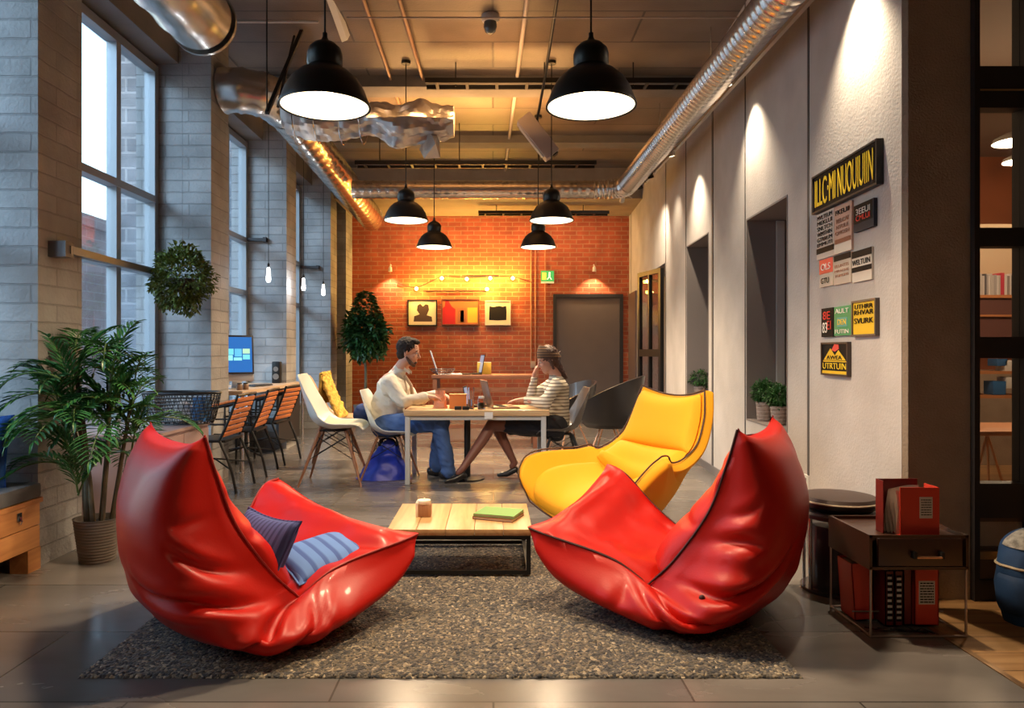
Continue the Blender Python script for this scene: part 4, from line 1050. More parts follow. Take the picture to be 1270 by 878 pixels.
for i, (dx, dy, lab) in enumerate(((.06, -.20, 'small brown jar in front of the desk computer, left one'), (.10, -.14, 'small brown jar in front of the desk computer, right one'))):
    c = Vector((-2.58 + dx, 7.40 + dy, dz)); t2 = thing('jar', lab, 'jar', c)
    b = MB(); b.lathe([(.0, 0), (.028, 0), (.030, .01), (.030, .05), (.022, .06), (0, .06)], c, 16); b.build('jar_body', mat('jar_brown', (.22, .13, .08), .4), t2, world=True)
    b = MB(); b.lathe([(.024, .058), (.024, .07), (0, .07)], c, 16); b.build('lid', M_dark, t2, world=True)
c = Vector((-2.62, 8.78, dz))
t = thing('speaker', 'black upright device standing at the far end of the window desk', 'speaker', c)
b = MB(); b.box(c + Vector((0, 0, .13)), (.10, .09, .26), None, .012); b.build('speaker_body', M_black_metal, t, world=True)
b = MB(); b.rod(c + Vector((0, -.045, .17)), c + Vector((0, -.05, .17)), .03, n=20); b.rod(c + Vector((0, -.045, .08)), c + Vector((0, -.05, .08)), .036, n=20); b.build('speaker_cone', M_beam, t, world=True)

# three metal armchairs with orange slats
M_slat = wood_mat('orange_slats', (.55, .14, .035), (.75, .24, .06), 'Y', 1.5, .45)
def slat_chair(y, lab, i):
    # local: x towards the window is front (-x); origin at floor centre
    t = thing('slatted_armchair', lab, 'chair', (-2.43, y, 0), 0, 'orange slatted metal armchairs at the window desk')
    hw = .235; r = .011
    b = MB(); b.bb(-.22, .17, -hw + .02, hw - .02, .425, .445, .004); b.build('seat', M_black_metal, t)
    for sg in (-1, 1):
        y_ = hw * sg
        b = MB(); b.tube([(-.26, y_, .0), (-.25, y_, .45), (-.24, y_, .64)], r * 1.15, 8); b.build('leg', M_black_metal, t)
        b = MB(); b.tube(catmull([(.27, y_ , 0), (.22, y_, .22), (.13, y_, .44)], 5), [.012] * 11, 8); b.build('leg', M_black_metal, t)
        b = MB(); b.tube(catmull([(.12, y_, .43), (.20, y_, .60), (.28, y_, .82)], 5), r, 8); b.tube([(-.24, y_, .64), (-.05, y_, .69), (.25, y_, .76)], r, 8); b.tube([(-.25, y_, .44), (.13, y_, .44)], r, 8)
        b.tube([(-.12, y_, .44), (-.12, y_, .67)], r * .8, 8); b.tube([(.0, y_, .44), (.0, y_, .695)], r * .8, 8); b.tube([(-.24, y_, .58), (.18, y_, .58)], r * .7, 8); b.build('arm_frame', M_black_metal, t)
        b = MB(); b.box((0.0, y_, .722), (.54, .038, .020), Matrix.Rotation(R(-13.5), 3, 'Y'), .006); b.build('armrest', M_slat, t)
    for k in range(7):
        u = k / 6; x = .155 + .115 * u; z = .49 + .29 * u
        b = MB(); b.box((x, 0, z), (.014, 2 * hw - .03, .036), Matrix.Rotation(R(-4), 3, 'Y') @ Matrix.Rotation(R(24), 3, 'Y'), .003); b.build('back_slat', M_slat, t)
    b = MB(); b.tube([(.28, -hw, .82), (.285, 0, .825), (.28, hw, .82)], .012, 8); b.build('top_rail', M_black_metal, t)
    b = MB(); b.tube([(-.255, -hw, .2), (.0, 0, .26), (.225, hw, .2)], .007, 6); b.tube([(-.255, hw, .2), (.0, 0, .26), (.225, -hw, .2)], .007, 6); b.build('cross_brace', M_black_metal, t)
    return t
s0 = slat_chair(6.33, 'nearest orange slatted metal armchair, just right of the wire basket', 0)
dup(s0, (-2.43, 7.08, 0), R(4), 'middle one of the three orange slatted metal armchairs at the window desk')
dup(s0, (-2.43, 7.85, 0), R(-5), 'farthest orange slatted metal armchair, nearest the white shell chair')

# tree by the brick wall
tcn = Vector(((453 - CX) * 11.6 / F, 11.6, 0))
t = thing('potted_tree', 'dark leafy potted tree standing before the brick wall in the left corner', 'tree', tcn)
b = MB(); b.lathe([(0, 0), (.15, 0), (.19, .34), (.175, .34), (.16, .30), (0, .30)], tcn, 28); b.build('pot', mat('stone_pot', (.12, .11, .10), .8), t, world=True)
b = MB(); b.tube(catmull([tcn + Vector((0, 0, .3)), tcn + Vector((.01, 0, .8)), tcn + Vector((-.01, .01, 1.25)), tcn + Vector((.02, 0, 1.7))], 5), [.028 - .0010 * k for k in range(16)], 8)
for k in range(7):
    a = k * 2.4; z = 1.15 + .1 * k; b.tube([tcn + Vector((0, 0, z)), tcn + Vector((.18 * math.cos(a), .18 * math.sin(a), z + .22))], [.012, .004], 5)
b.build('trunk', M_stemP, t, world=True)
b = leaf_ball(tcn + Vector((0, 0, 1.42)), .36, 1700, .10, .055, 13, (.98, .8, 1.0), lump=.3, inner=.2)
rnd = random.Random(5)
for k in range(500):
    z = rnd.uniform(0, .50); r = .26 * (1 - z / .62) ; a = rnd.uniform(0, 2 * PI); leaf_quad(b, tcn + Vector((r * math.cos(a), r * math.sin(a), 1.62 + z)), Vector((math.cos(a), math.sin(a), rnd.uniform(-.3, .6))), Vector((0, 0, 1)), .10, .055)
b.build('foliage', M_leaf2, t, world=True, smooth=False)
# ================================================================ RIGHT SIDE: side table, stool, bag, posters, niches
M_brown = mat('dark_brown_lacquer', (.055, .022, .014), .35, coat=.2)
M_brass = mat('copper_handle', (.75, .42, .25), .3, .9)
M_wire = mat('pale_copper_wire', (.45, .36, .32), .3, .8)
sx0, sx1, sy0, sy1 = 1.57, 1.985, 3.03, 3.40
st = thing('side_table', 'dark brown side table with one drawer on a thin wire frame', 'side table', ((sx0 + sx1) / 2, (sy0 + sy1) / 2, 0))
b = MB(); b.bb(sx0, sx0 + .012, sy0, sy1, .29, .43); b.bb(sx1 - .012, sx1, sy0, sy1, .29, .43); b.bb(sx0, sx1, sy1 - .012, sy1, .29, .43); b.bb(sx0, sx1, sy0, sy1, .285, .297); b.bb(sx0 + .012, sx1 - .012, sy0 + .012, sy1 - .012, .405, .415); b.bb(sx0, sx1, sy0, sy0 + .006, .418, .43)
b.build('cabinet_body', M_brown, st, world=True, smooth=False)
b = MB(); b.bb(sx0 + .035, sx1 - .03, sy0 - .006, sy0 + .012, .302, .416, .002); dr = b.build('drawer', M_brown, st, world=True, angle=30)
b = MB(); hx = 1.80; hz = .345
b.rod((hx - .05, sy0 - .03, hz), (hx + .055, sy0 - .03, hz), .005); b.build('handle_bar', M_brass, dr, world=True)
b = MB()
for x in (hx - .055, hx + .058): b.bb(x - .006, x + .006, sy0 - .034, sy0 - .004, hz - .006, hz + .022)
b.build('handle_post', M_black_metal, dr, world=True, smooth=False)
b = MB()
for x in (sx0 + .008, sx1 - .008):
    for y in (sy0 + .006, sy1 - .006): b.tube([(x, y, .004), (x, y, .288)], .005, 8)
    b.tube([(x, sy0 + .006, .006), (x, sy1 - .006, .006)], .005, 8)
for y in (sy0 + .006, sy1 - .006): b.tube([(sx0 + .008, y, .006), (sx1 - .008, y, .006)], .005, 8)
b.tube([(sx0 + .008, sy0 + .16, .055), (sx1 - .008, sy0 + .16, .055)], .004, 8)
b.build('wire_frame', M_wire, st, world=True)
# red magazine file on top
M_file = mat('red_file', (.62, .045, .025), .45); M_file_d = mat('dark_red_file', (.16, .012, .012), .45)
M_lab = mat('grey_label', (.60, .55, .52), .6); M_ink = mat('ink', (.012, .010, .012), .7, spec=.12); M_inkr = mat('ink_red', (.7, .04, .03), .6); M_inky = mat('ink_yellow', (.85, .60, .02), .6); M_inkw = mat('ink_white', (.8, .78, .74), .6)
def lines(mb, x0, x1, z0, z1, n, y, seed=1, h=.5, words_=3):
    """rows of small print lying on a facing plane"""
    rnd = random.Random(seed); dz = (z1 - z0) / n
    for i in range(n):
        zc = z1 - (i + .5) * dz; x = x0
        while x < x1 - .002:
            w = (x1 - x0) * rnd.uniform(.10, .32); xe = min(x1, x + w); mb.bb(x, xe, y - .0006, y, zc - dz * h / 2, zc + dz * h / 2); x = xe + (x1 - x0) * .04
c = Vector((1.805, 3.12, .4155))
t = thing('magazine_file', 'open red magazine file with a grey label standing on the brown side table', 'file holder', c)
b = MB(); b.bb(-.082, .085, -.045, -.041, 0, .205, .001); b.bb(.081, .085, -.041, .06, 0, .205); b.bb(-.082, .085, -.041, .06, 0, .004); fb = b.build('file_front', M_file, t, smooth=False)
b = MB(); b.bb(-.13, .05, .056, .060, 0, .225); b.bb(-.13, -.126, .0, .056, 0, .225); b.build('file_back', M_file_d, t, smooth=False)
b = MB()
for i in range(6):
    o = i * .014
    b.grid(lambda u, v, o=o: Vector((-.095 + .13 * u + .012 * math.sin(3 * v + o * 60), -.03 + o + .006 * math.sin(u * 4), .006 + .185 * v - .01 * math.sin(u * 3 + o * 30))), 6, 6)
b.build('papers', mat('papers_cream', (.62, .52, .46), .8), t)
b = MB(); b.bb(.0, .055, -.0465, -.045, .075, .165); lb = b.build('label', M_lab, t, smooth=False)
b = MB(); lines(b, .006, .05, .085, .158, 7, -.0468, 3, .35); b.build('lettering', M_ink, lb, smooth=False)
# files and books below
def upright(name, lab, x, y, w, d, h, m, rz=0, spine=None, cat='file holder', lm=None, ly=None, tiltx=0):
    t = thing(name, lab, cat, (x, y, .012), rz)
    t.rotation_euler = (0, tiltx, rz)
    b = MB(); b.bb(-w / 2, w / 2, -d / 2, -d / 2 + .004, 0, h); b.bb(-w / 2, -w / 2 + .004, -d / 2, d / 2, 0, h); b.bb(w / 2 - .004, w / 2, -d / 2, d / 2, 0, h); b.bb(-w / 2, w / 2, d / 2 - .004, d / 2, 0, h); b.bb(-w / 2, w / 2, -d / 2, d / 2, 0, .004)
    b.build('cover', m, t, smooth=False)
    b = MB(); b.bb(-w / 2 + .005, w / 2 - .005, -d / 2 + .006, d / 2 - .006, .004, h - .008); b.build('pages', M_page, t, smooth=False)
    if lm:
        b = MB(); b.bb(-w * .33, w * .33, -d / 2 - .0012, -d / 2, h * ly[0], h * ly[1]); l = b.build('label', lm, t, smooth=False)
        b = MB(); lines(b, -w * .28, w * .28, h * ly[0] + .004, h * ly[1] - .004, 8, -d / 2 - .0014, int(x * 100), .45); b.build('lettering', M_ink if lm is M_lab else M_lab, l, smooth=False)
    return t
upright('box_file', 'plain red box file leaning under the left end of the side table', 1.640, 3.27, .085, .13, .25, M_file, tiltx=R(-4))
upright('book', 'black spined book with white lettering, left of the pair under the side table', 1.712, 3.21, .036, .15, .235, M_file_d, lm=M_ink, ly=(.08, .95), cat='book')
upright('book', 'black spined book with white lettering, right of the pair under the side table', 1.752, 3.21, .036, .15, .235, M_file_d, lm=M_ink, ly=(.08, .93), cat='book')
upright('box_file', 'dark red box file under the middle of the side table', 1.795, 3.22, .036, .15, .24, M_file_d)
upright('box_file', 'red box file with a grey label under the right end of the side table', 1.875, 3.20, .105, .12, .24, M_file, lm=M_lab, ly=(.38, .80))
b = MB(); random.seed(11)
for i in range(5):
    b.tube(catmull([(1.60 + .05 * i, 3.13 - .01 * i, .008), (1.66 + .04 * i, 3.08, .012 + .01 * (i % 3)), (1.74 + .03 * i, 3.10 - .01 * i, .009), (1.84, 3.07 + .008 * i, .008)], 6), .003, 6)
tag(b.build('cable', M_black_metal), 'tangle of black cables on the floor beneath the side table', 'cable', kind='stuff')
# stool with cushion
c = Vector((1.735, 3.66, 0))
t = thing('round_stool', 'round dark stool with chrome legs behind the side table', 'stool', c)
b = MB(); b.lathe([(0, .365), (.17, .365), (.192, .372), (.195, .39), (.185, .402), (0, .404)], c, 36); b.build('seat', mat('dark_grey_seat', (.10, .085, .08), .4), t, world=True)
for k in range(6):
    a = 2 * PI * k / 6 + .3; b = MB(); b.tube([c + Vector((.165 * math.cos(a), .165 * math.sin(a), .01)), c + Vector((.165 * math.cos(a), .165 * math.sin(a), .366))], .009, 10); b.build('leg', M_chrome, t, world=True)
b = MB(); b.lathe([(.165, .0), (.175, 0), (.175, .015), (.165, .015)], c, 36); b.lathe([(.135, .012), (.14, .33), (.0, .33)], c, 36); b.build('inner_drum', mat('smoked_drum', (.06, .05, .055), .15), t, world=True)
M_cush_dark = mat('black_leather', (.022, .018, .018), .35)
def roundcush(name, lab, c, r, h, m, mtop):
    t = thing(name, lab, 'cushion', c)
    b = MB(); b.lathe([(0, 0), (r * .8, 0), (r, h * .3), (r * 1.02, h * .5), (r, h * .62)], c, 40, cap=False); b.build('cushion_base', m, t, world=True)
    b = MB(); b.lathe([(r, h * .62), (r * .93, h * .9), (r * .5, h * 1.02), (0, h)], c, 40, cap=False); b.build('cushion_top', mtop, t, world=True)
    b = MB(); b.tube([c + Vector((r * 1.0 * math.cos(a), r * 1.0 * math.sin(a), h * .62)) for a in [2 * PI * k / 60 for k in range(60)]], .005, 6, closed=True); b.build('piping', mat('cream_piping', (.55, .45, .33), .6), t, world=True)
roundcush('round_cushion', 'black round cushion with a pale zip line lying on the stool', c + Vector((0, -.01, .406)), .185, .075, M_cush_dark, mat('brown_black_leather', (.05, .03, .025), .5))
# blue backpack
M_bp = mat('navy_canvas', (.012, .055, .17), .7, bump=.25, bscale=18, var=.25)
c = Vector((2.40, 3.20, .0))
t = thing('backpack', 'blue canvas backpack standing on the wooden floor at the right edge', 'backpack', c)
def bpf(u, v):
    a = 2 * PI * v; z = .43 * u
    r = (.13 + .035 * math.sin(PI * min(1, u * 1.15)) ** .8) * (1 if u < .8 else max(.02, 1 - ((u - .8) / .2) ** 2.4))
    n_ = .012 * noise.noise(Vector((math.cos(a) * 2.5, math.sin(a) * 2.5, z * 9)))
    return c + Vector(((r + n_) * math.cos(a), (r * .8 + n_) * math.sin(a), z))
b = MB(); b.grid(bpf, 34, 40, wrapv=True); b.build('bag_body', M_bp, t, world=True)
b = MB(); b.grid(lambda u, v: bpf(.12 + .40 * u, .50 + .42 * v) + Vector((-.018 * math.sin(PI * u) ** .5 - .008, -.028 * math.sin(PI * u) ** .5 * math.sin(PI * v) ** .5, 0)), 16, 20); b.build('front_pocket', M_bp, t, world=True)
b = MB(); b.tube([bpf(.60, v / 40) * 1 + (bpf(.60, v / 40) - c - Vector((0, 0, .26))).normalized() * .003 for v in range(40)], .006, 6, closed=True); b.build('zip', mat('zip_cream', (.5, .42, .3), .5), t, world=True)
b = MB(); b.tube(catmull([c + Vector((-.05, -.02, .42)), c + Vector((-.03, -.02, .475)), c + Vector((.03, -.02, .475)), c + Vector((.05, -.02, .42))], 6), .010, 8, flat=.5); b.build('top_handle', M_bp, t, world=True)
b = MB(); b.grid(lambda u, v: bpf(.78 + .18 * u, .45 + .4 * v) + Vector((-.004, -.004, .006)), 8, 16); b.build('top_flap', mat('grey_print_cloth', (.33, .32, .30), .7, var=.5, vscale=40), t, world=True)
# socket
def on_wall(name, t0, t1, z0, z1, out, m, parent=None, o0=.0005):
    b = MB(); wall_box(b, t0, t1, z0, z1, out, o0); return b
p = MB(); tw = wall_t(1001); zc = wall_z(1001, 600)
tt = thing('wall_socket', 'white double wall socket low on the panel behind the stool', 'socket', WP(tw, zc))
wall_box(p, tw - .04, tw + .04, zc - .07, zc + .06, .012, .001); p.build('face_plate', mat('socket_white', (.7, .7, .68), .4), tt, world=True, smooth=False)
p = MB(); wall_box(p, tw - .02, tw + .02, zc - .05, zc - .015, .014, .012); wall_box(p, tw - .02, tw + .02, zc + .005, zc + .04, .014, .012); p.build('outlet', M_base, tt, world=True, smooth=False)
# ---- posters and signs: px left/right, py top/bottom at the left edge
def poster(name, lab, pl, pr, yt, yb, m, cat, frame=None, out=.018, prints=(), texts=()):
    """u runs left->right as seen, v up; all on the askew wall"""
    tl, tr = wall_t(pl), wall_t(pr); z1, z0 = wall_z(pl, yt), wall_z(pl, yb); z1 = z1; wd = tl - tr; hh = z1 - z0
    root = thing(name, lab, cat, WP((tl + tr) / 2, z0), 0)
    p = MB(); wall_box(p, tr, tl, z0, z1, out, .001); bd = p.build('board', m, root, world=True, smooth=False)
    if frame:
        f = .011; p = MB()
        wall_box(p, tr - f, tr, z0 - f, z1 + f, out + .008, .001); wall_box(p, tl, tl + f, z0 - f, z1 + f, out + .008, .001)
        wall_box(p, tr, tl, z1, z1 + f, out + .008, .001); wall_box(p, tr, tl, z0 - f, z0, out + .008, .001); p.build('frame', frame, root, world=True, smooth=False)
    def U(u): return tl - wd * u
    def V(v): return z0 + hh * v
    for (kind, mm, args) in prints:
        p = MB()
        if kind == 'rect':
            for (u0, u1, v0, v1) in args: wall_box(p, U(u1), U(u0), V(v0), V(v1), out + .002, out)
            p.build('colour_block', mm, root, world=True, smooth=False)
        elif kind == 'poly':
            for poly in args:
                vs_ = [WP(U(u), V(v), out + .002) for u, v in poly]; p.add(vs_, [list(range(len(vs_)))])
            p.build('graphic', mm, root, world=True, smooth=False)
    for (s, mm, u, v, hfrac, wfrac) in texts:
        vs_, fs_ = text_mesh(s, 1.0, .001)
        xs = [q.x for q in vs_]; zs = [q.z for q in vs_]
        if not xs: continue
        W0 = max(xs) - min(xs); H0 = max(zs) - min(zs); kx = wfrac * wd / W0; kz = hfrac * hh / H0; mxx = (max(xs) + min(xs)) / 2; mz = (max(zs) + min(zs)) / 2
        p = MB(); p.add([WP(U(u) - (q.x - mxx) * kx, V(v) + (q.z - mz) * kz, out + .003 + (q.y + .001)) for q in vs_], fs_)
        p.build('lettering', mm, root, world=True, smooth=False)
    return root
M_p_black = mat('print_black', (.010, .010, .012), .6, spec=.12); M_p_white = mat('print_white', (.66, .61, .54), .6); M_p_pink = mat('print_pinkish', (.62, .42, .33), .6)
M_p_cream = mat('print_cream', (.60, .52, .43), .6); M_p_green = mat('print_green', (.05, .30, .12), .5); M_p_yellow = mat('print_yellow', (.80, .52, .02), .5); M_p_red = mat('print_red', (.75, .07, .06), .5); M_p_grey = mat('print_slate', (.04, .045, .06), .6, spec=.12)
poster('sign_board', 'wide black sign board with tall yellow letters, topmost on the pillar', 1015, 1095, 222, 264, M_p_black, 'sign', M_dark, .03,
       texts=[('ILLC·MI', M_inky, .22, .5, .78, .36), ('NUOUIUIIN', M_inky, .70, .5, .80, .52)])
poster('poster', 'white poster crowded with black lettering under the left end of the yellow lettered sign', 1015, 1036.5, 267, 323, M_p_white, 'poster', None, .010,
       prints=[('rect', M_p_black, [(0, 1, .12, .24)])],
       texts=[('MVLTEUM', M_ink, .5, .90, .09, .86), ('MEKLUI', M_ink, .5, .78, .09, .86), ('SNLTCH', M_ink, .5, .66, .09, .86), ('WMTHIN', M_ink, .5, .54, .09, .86), ('GTRRUM', M_ink, .5, .42, .09, .86), ('EMMUTI', M_ink, .5, .31, .08, .86)])
poster('poster', 'tall pinkish poster with brown lettering, second from the left under the big sign', 1037.5, 1059, 258, 316, M_p_pink, 'poster', None, .012,
       prints=[('rect', M_p_white, [(0, 1, 0, .2)]), ('rect', mat('print_maroon', (.20, .05, .04), .5), [(.05, .95, .21, .30)])],
       texts=[('FKEUII', M_ink, .5, .86, .10, .8), ('RELCAI', mat('ink_brown', (.35, .16, .10), .6), .5, .68, .09, .7), ('NTULE', bpy.data.materials['ink_brown'], .5, .55, .08, .7), ('QMOSH', bpy.data.materials['ink_brown'], .5, .42, .09, .8)])
poster('framed_print', 'small black framed panel with red and white lettering right of the pink poster', 1063.5, 1088.5, 256, 289, M_p_grey, 'picture', None, .02,
       prints=[('rect', M_p_black, [(.02, .95, .30, .98)])],
       texts=[('3EEUI', M_inkw, .5, .72, .22, .7), ('CMLUI', M_inkr, .5, .48, .20, .7)])
poster('poster', 'small poster with a red upper half, leftmost of the second row', 1019, 1035.5, 323.5, 357, M_p_cream, 'poster', None, .012,
       prints=[('rect', M_p_red, [(0, 1, .48, 1)])], texts=[('OLS', M_inkw, .5, .72, .24, .7), ('GTU', M_ink, .45, .22, .2, .6)])
poster('poster', 'cream poster with a black top band and small print, middle of the second row', 1037, 1058, 318, 354, M_p_cream, 'poster', None, .012,
       prints=[('rect', M_p_black, [(0, 1, .80, 1)])], texts=[('ELUNTIS', bpy.data.materials['ink_brown'], .5, .62, .10, .82), ('MIRACHE', bpy.data.materials['ink_brown'], .5, .45, .08, .82), ('TORIUMS', bpy.data.materials['ink_brown'], .5, .29, .08, .82)])
poster('poster', 'black and white banded poster, rightmost of the second row', 1059.5, 1084, 313, 351, M_p_white, 'poster', None, .012,
       prints=[('rect', M_p_black, [(0, 1, .78, 1), (0, 1, .32, .48)])], texts=[('WELTUIN', M_ink, .5, .62, .17, .9)])
poster('framed_print', 'narrow black print with red figures, left of the green one', 1022, 1036.5, 383, 418, M_p_black, 'picture', None, .016,
       texts=[('8E', M_inkr, .5, .74, .28, .6), ('83', M_inkw, .35, .32, .36, .4), ('E1', M_inkr, .72, .4, .3, .3)])
poster('framed_print', 'green print between the narrow black print and the yellow print', 1038, 1059, 381, 416.5, M_p_green, 'picture', None, .016,
       prints=[('rect', mat('print_teal', (.10, .38, .35), .5), [(.2, .8, .3, .62)])], texts=[('AULT', M_inkw, .5, .84, .16, .8), ('DEN', M_inky, .5, .46, .18, .5), ('FUTIN', M_inkw, .5, .14, .14, .8)])
poster('framed_print', 'bright yellow framed print with dark lettering, right end of its row', 1062, 1090, 376, 415, M_p_yellow, 'picture', mat('frame_grey', (.10, .08, .07), .4), .016,
       texts=[('UTHRR', M_ink, .5, .86, .14, .8), ('RHVAR', M_ink, .5, .68, .15, .85), ('SVURK', M_ink, .5, .42, .17, .85)])
poster('framed_print', 'black and yellow print with a triangle emblem, lowest on the pillar', 1023.5, 1055, 427, 462.5, M_p_black, 'picture', mat('frame_brown', (.05, .035, .03), .4), .016,
       prints=[('rect', M_p_yellow, [(.0, 1, .0, .10), (.04, .96, .40, .44)]), ('poly', M_p_yellow, [[(.06, .46), (.34, .86), (.52, .62), (.66, .80), (.94, .46)]]), ('poly', M_p_red, [[(.38, .80), (.5, 1.0), (.66, .98), (.68, .84), (.52, .74)]])],
       texts=[('UTRTUIN', M_inky, .5, .26, .20, .92), ('AWEA', M_p_black, .5, .55, .13, .6)])

# niche: pale sliding panel and potted plants
t0, t1 = ops[0][0], ops[0][1]
p = MB(); wall_box(p, t1 - .030, t1 - .0125, .64, 2.27, -.235, -.30); tag(p.build('trim_9', mat('pale_panel', (.52, .50, .48), .5), smooth=False), kind='structure')
def niche_plant(lab, c, r, h, seed, pr, ph):
    t = thing('potted_plant', lab, 'plant', c, 0, None)
    b = MB(); b.lathe([(pr * .8, 0), (pr * .88, ph * .3), (pr, ph), (pr * .9, ph), (pr * .85, ph * .9), (0, ph * .9)], c, 22); pot = b.build('pot', M_basket, t, world=True)
    b = MB()
    for k in range(5): b.tube([c + Vector((pr * (.82 + .18 * k / 5) * math.cos(a), pr * (.82 + .18 * k / 5) * math.sin(a), ph * (k + .5) / 5)) for a in [2 * PI * j / 24 for j in range(24)]], .0035, 5, closed=True)
    b.build('woven_band', M_basket2, pot, world=True)
    leaf_ball(c + Vector((0, 0, ph + h * .42)), r, 900, .035, .013, seed, (1, .85, h / (2 * r)), inner=.2).build('foliage', M_leaf, t, world=True, smooth=False)
M_basket = mat('wicker_pale', (.28, .22, .20), .8, bump=.5, bscale=60, var=.3, vscale=40); M_basket2 = mat('wicker_light', (.42, .36, .33), .8)
def NP(px, out, z):
    t = wall_t(px)
    for _ in range(40):
        p = WP(t, z, out); t += (CX + p.x * F / p.y - px) * .004
    return WP(t, z, out)
zn = .640
niche_plant('round green plant in a woven pot, left one in the wider wall niche', NP(948, -.085, zn), .095, .17, 5, .065, .15)
niche_plant('round green plant in a woven pot, right one in the wider wall niche', NP(966, -.095, zn), .09, .17, 6, .062, .14)
niche_plant('green plant in a woven pot standing alone in the narrower wall niche', NP(867, -.14, zn), .12, .20, 7, .07, .16)

# ---- room behind the black glazing
def shelf_thing():
    Y0 = 6.0
    t = thing('bookcase', 'brown open bookcase behind the black glazing, with books on its upper shelf', 'bookcase', (4.2, Y0 + .15, 0))
    x0, x1 = 3.55, 4.75
    zs = [H + (CY - y) * Y0 / F for y in (366, 418, 462, 492)]
    b = MB(); b.bb(x0, x0 + .03, Y0, Y0 + .3, 0, 2.3); b.bb(x1 - .03, x1, Y0, Y0 + .3, 0, 2.3); b.build('side_panel', M_shelfw, t, world=True, smooth=False)
    b = MB(); b.bb(x0 + .03, x1 - .03, Y0 + .02, Y0 + .3, zs[1], zs[0] - .02); b.build('front_panel', M_shelfd, t, world=True, smooth=False)
    for z in (zs[0] - .01, zs[2], zs[3]):
        b = MB(); b.bb(x0 + .03, x1 - .03, Y0, Y0 + .3, z - .012, z + .012); b.build('shelf', M_shelfo, t, world=True, smooth=False)
    b = MB(); b.bb(x0 + .03, x1 - .03, Y0 - .002, Y0 + .02, (zs[0] + zs[1]) / 2 - .004, (zs[0] + zs[1]) / 2 + .012); b.build('edge_strip', M_shelfo, t, world=True, smooth=False)
    b = MB(); b.bb(x0 + .03, x1 - .03, Y0 + .30, Y0 + .32, zs[0], 2.3); b.build('back_panel', mat('back_cream', (.55, .42, .28), .7), t, world=True, smooth=False)
    rnd = random.Random(4); x = (1205 - CX) * Y0 / F; k = 0
    cols = [(.45, .40, .36), (.16, .14, .15), (.55, .50, .46), (.30, .24, .22), (.50, .45, .42), (.10, .09, .10), (.38, .34, .33), (.55, .05, .08), (.60, .55, .52)]
    names = {0: 'beige', 1: 'dark grey', 2: 'pale', 3: 'brown', 4: 'light grey', 5: 'black', 6: 'mid grey', 7: 'crimson', 8: 'off white'}
    xend = (1263 - CX) * Y0 / F
    while x < xend - .02 and k < 26:
        w = rnd.uniform(.013, .024); h = rnd.uniform(.155, .18)
        ci = 7 if k in (15,) else rnd.choice([0, 1, 2, 3, 4, 5, 6, 8])
        if k == 15: w = .032; h = .185
        bt = MB(); bt.box((x + w / 2, Y0 + .09, zs[0] + .003 + h / 2), (w - .002, .13, h), None, .001)
        nm = 'crimson spined book, widest and brightest in the row behind the glazing' if k == 15 else 'thin muted spined book standing in the row behind the glazing'
        tag(bt.build('book', mat('spine_%d' % k, cols[ci], .6), smooth=False), nm, 'book', 'books on the shelf behind the glazing'); x += w; k += 1
    return zs
M_shelfw = mat('shelf_brown', (.14, .06, .04), .5); M_shelfd = mat('shelf_mauve', (.13, .055, .045), .5); M_shelfo = mat('shelf_orange_edge', (.50, .20, .07), .5)
shelf_thing()
# blue and white boxes on lower shelf
for (pa, pb, ya, yb, cc, lab) in ((1241, 1254, 445, 454, (.03, .12, .30), 'small blue box, top of the boxes on the lower shelf behind glass'), (1251, 1262, 447, 461, (.75, .72, .68), 'white box at the right of the lower shelf behind glass'),
                                  (1236, 1252, 473, 490, (.03, .13, .33), 'wide blue box below the upper blue box behind glass'), (1253, 1262, 468, 482, (.7, .68, .64), 'lower small white box beside the wide blue box behind glass')):
    Y0 = 5.97; b = MB(); b.box(((pa + pb) / 2 * Y0 / F - CX * Y0 / F, Y0 + .1, H + (CY - (ya + yb) / 2) * Y0 / F), ((pb - pa) * Y0 / F, .12, (yb - ya) * Y0 / F), None, .004)
    tag(b.build('storage_box', mat('box_paint', cc, .5)), lab, 'box')
Yt = 4.7; zt_ = H - 100 * Yt / F
t = thing('dining_table', 'orange wood topped table with thin wire legs behind the glazing', 'table', (3.4, Yt + .3, 0))
b = MB(); b.bb(2.9, 4.2, Yt, Yt + .6, zt_ - .03, zt_, .004); b.build('table_top', mat('orange_wood', (.55, .23, .09), .45, var=.1), t, world=True)
for (x, y) in ((3.3, Yt + .15), (3.3, Yt + .45)):
    b = MB(); b.tube([(x, y, zt_ - .03), (x - .16, y, .01)], .008, 6); b.tube([(x, y, zt_ - .03), (x + .02, y, .01)], .008, 6); b.tube([(x, y, zt_ - .03), (x + .20, y, .01)], .008, 6); b.build('leg', M_brass, t, world=True)
for (px_, py_, Yp, lab) in ((1262, 171, 5.0, 'nearer white dish pendant lamp behind the black glazing'), (1268, 196, 6.3, 'farther white dish pendant lamp behind the black glazing')):
    p = W(px_, py_, Yp); t = thing('dish_lamp', lab, 'lamp', p, 0)
    b = MB(); b.lathe([(.15, -.03), (.14, .0), (.08, .03), (.02, .05), (0, .05)], p, 28, cap=False); b.build('lamp_shade', mat('dish_cream', (.6, .55, .48), .4), t, world=True)
    b = MB(); b.lathe([(.145, -.03), (.08, -.022), (0, -.02)], p, 28, cap=False); b.build('diffuser', mat('dish_glow', (1, 1, 1), .4, emis=(1, .88, .7), estr=4), t, world=True)
    b = MB(); b.rod(p + Vector((0, 0, .05)), (p.x, p.y, 3.55), .004, n=6); b.build('cord', M_black_metal, t, world=True)
# timber partition band and pale wall inside
b = MB(); b.bb(3.0, 7.7, 7.6, 7.7, 1.9, 2.45); b.bb(3.0, 7.7, 7.6, 7.7, 0, 1.0); tag(b.build('trim_10', M_return, smooth=False), kind='structure')
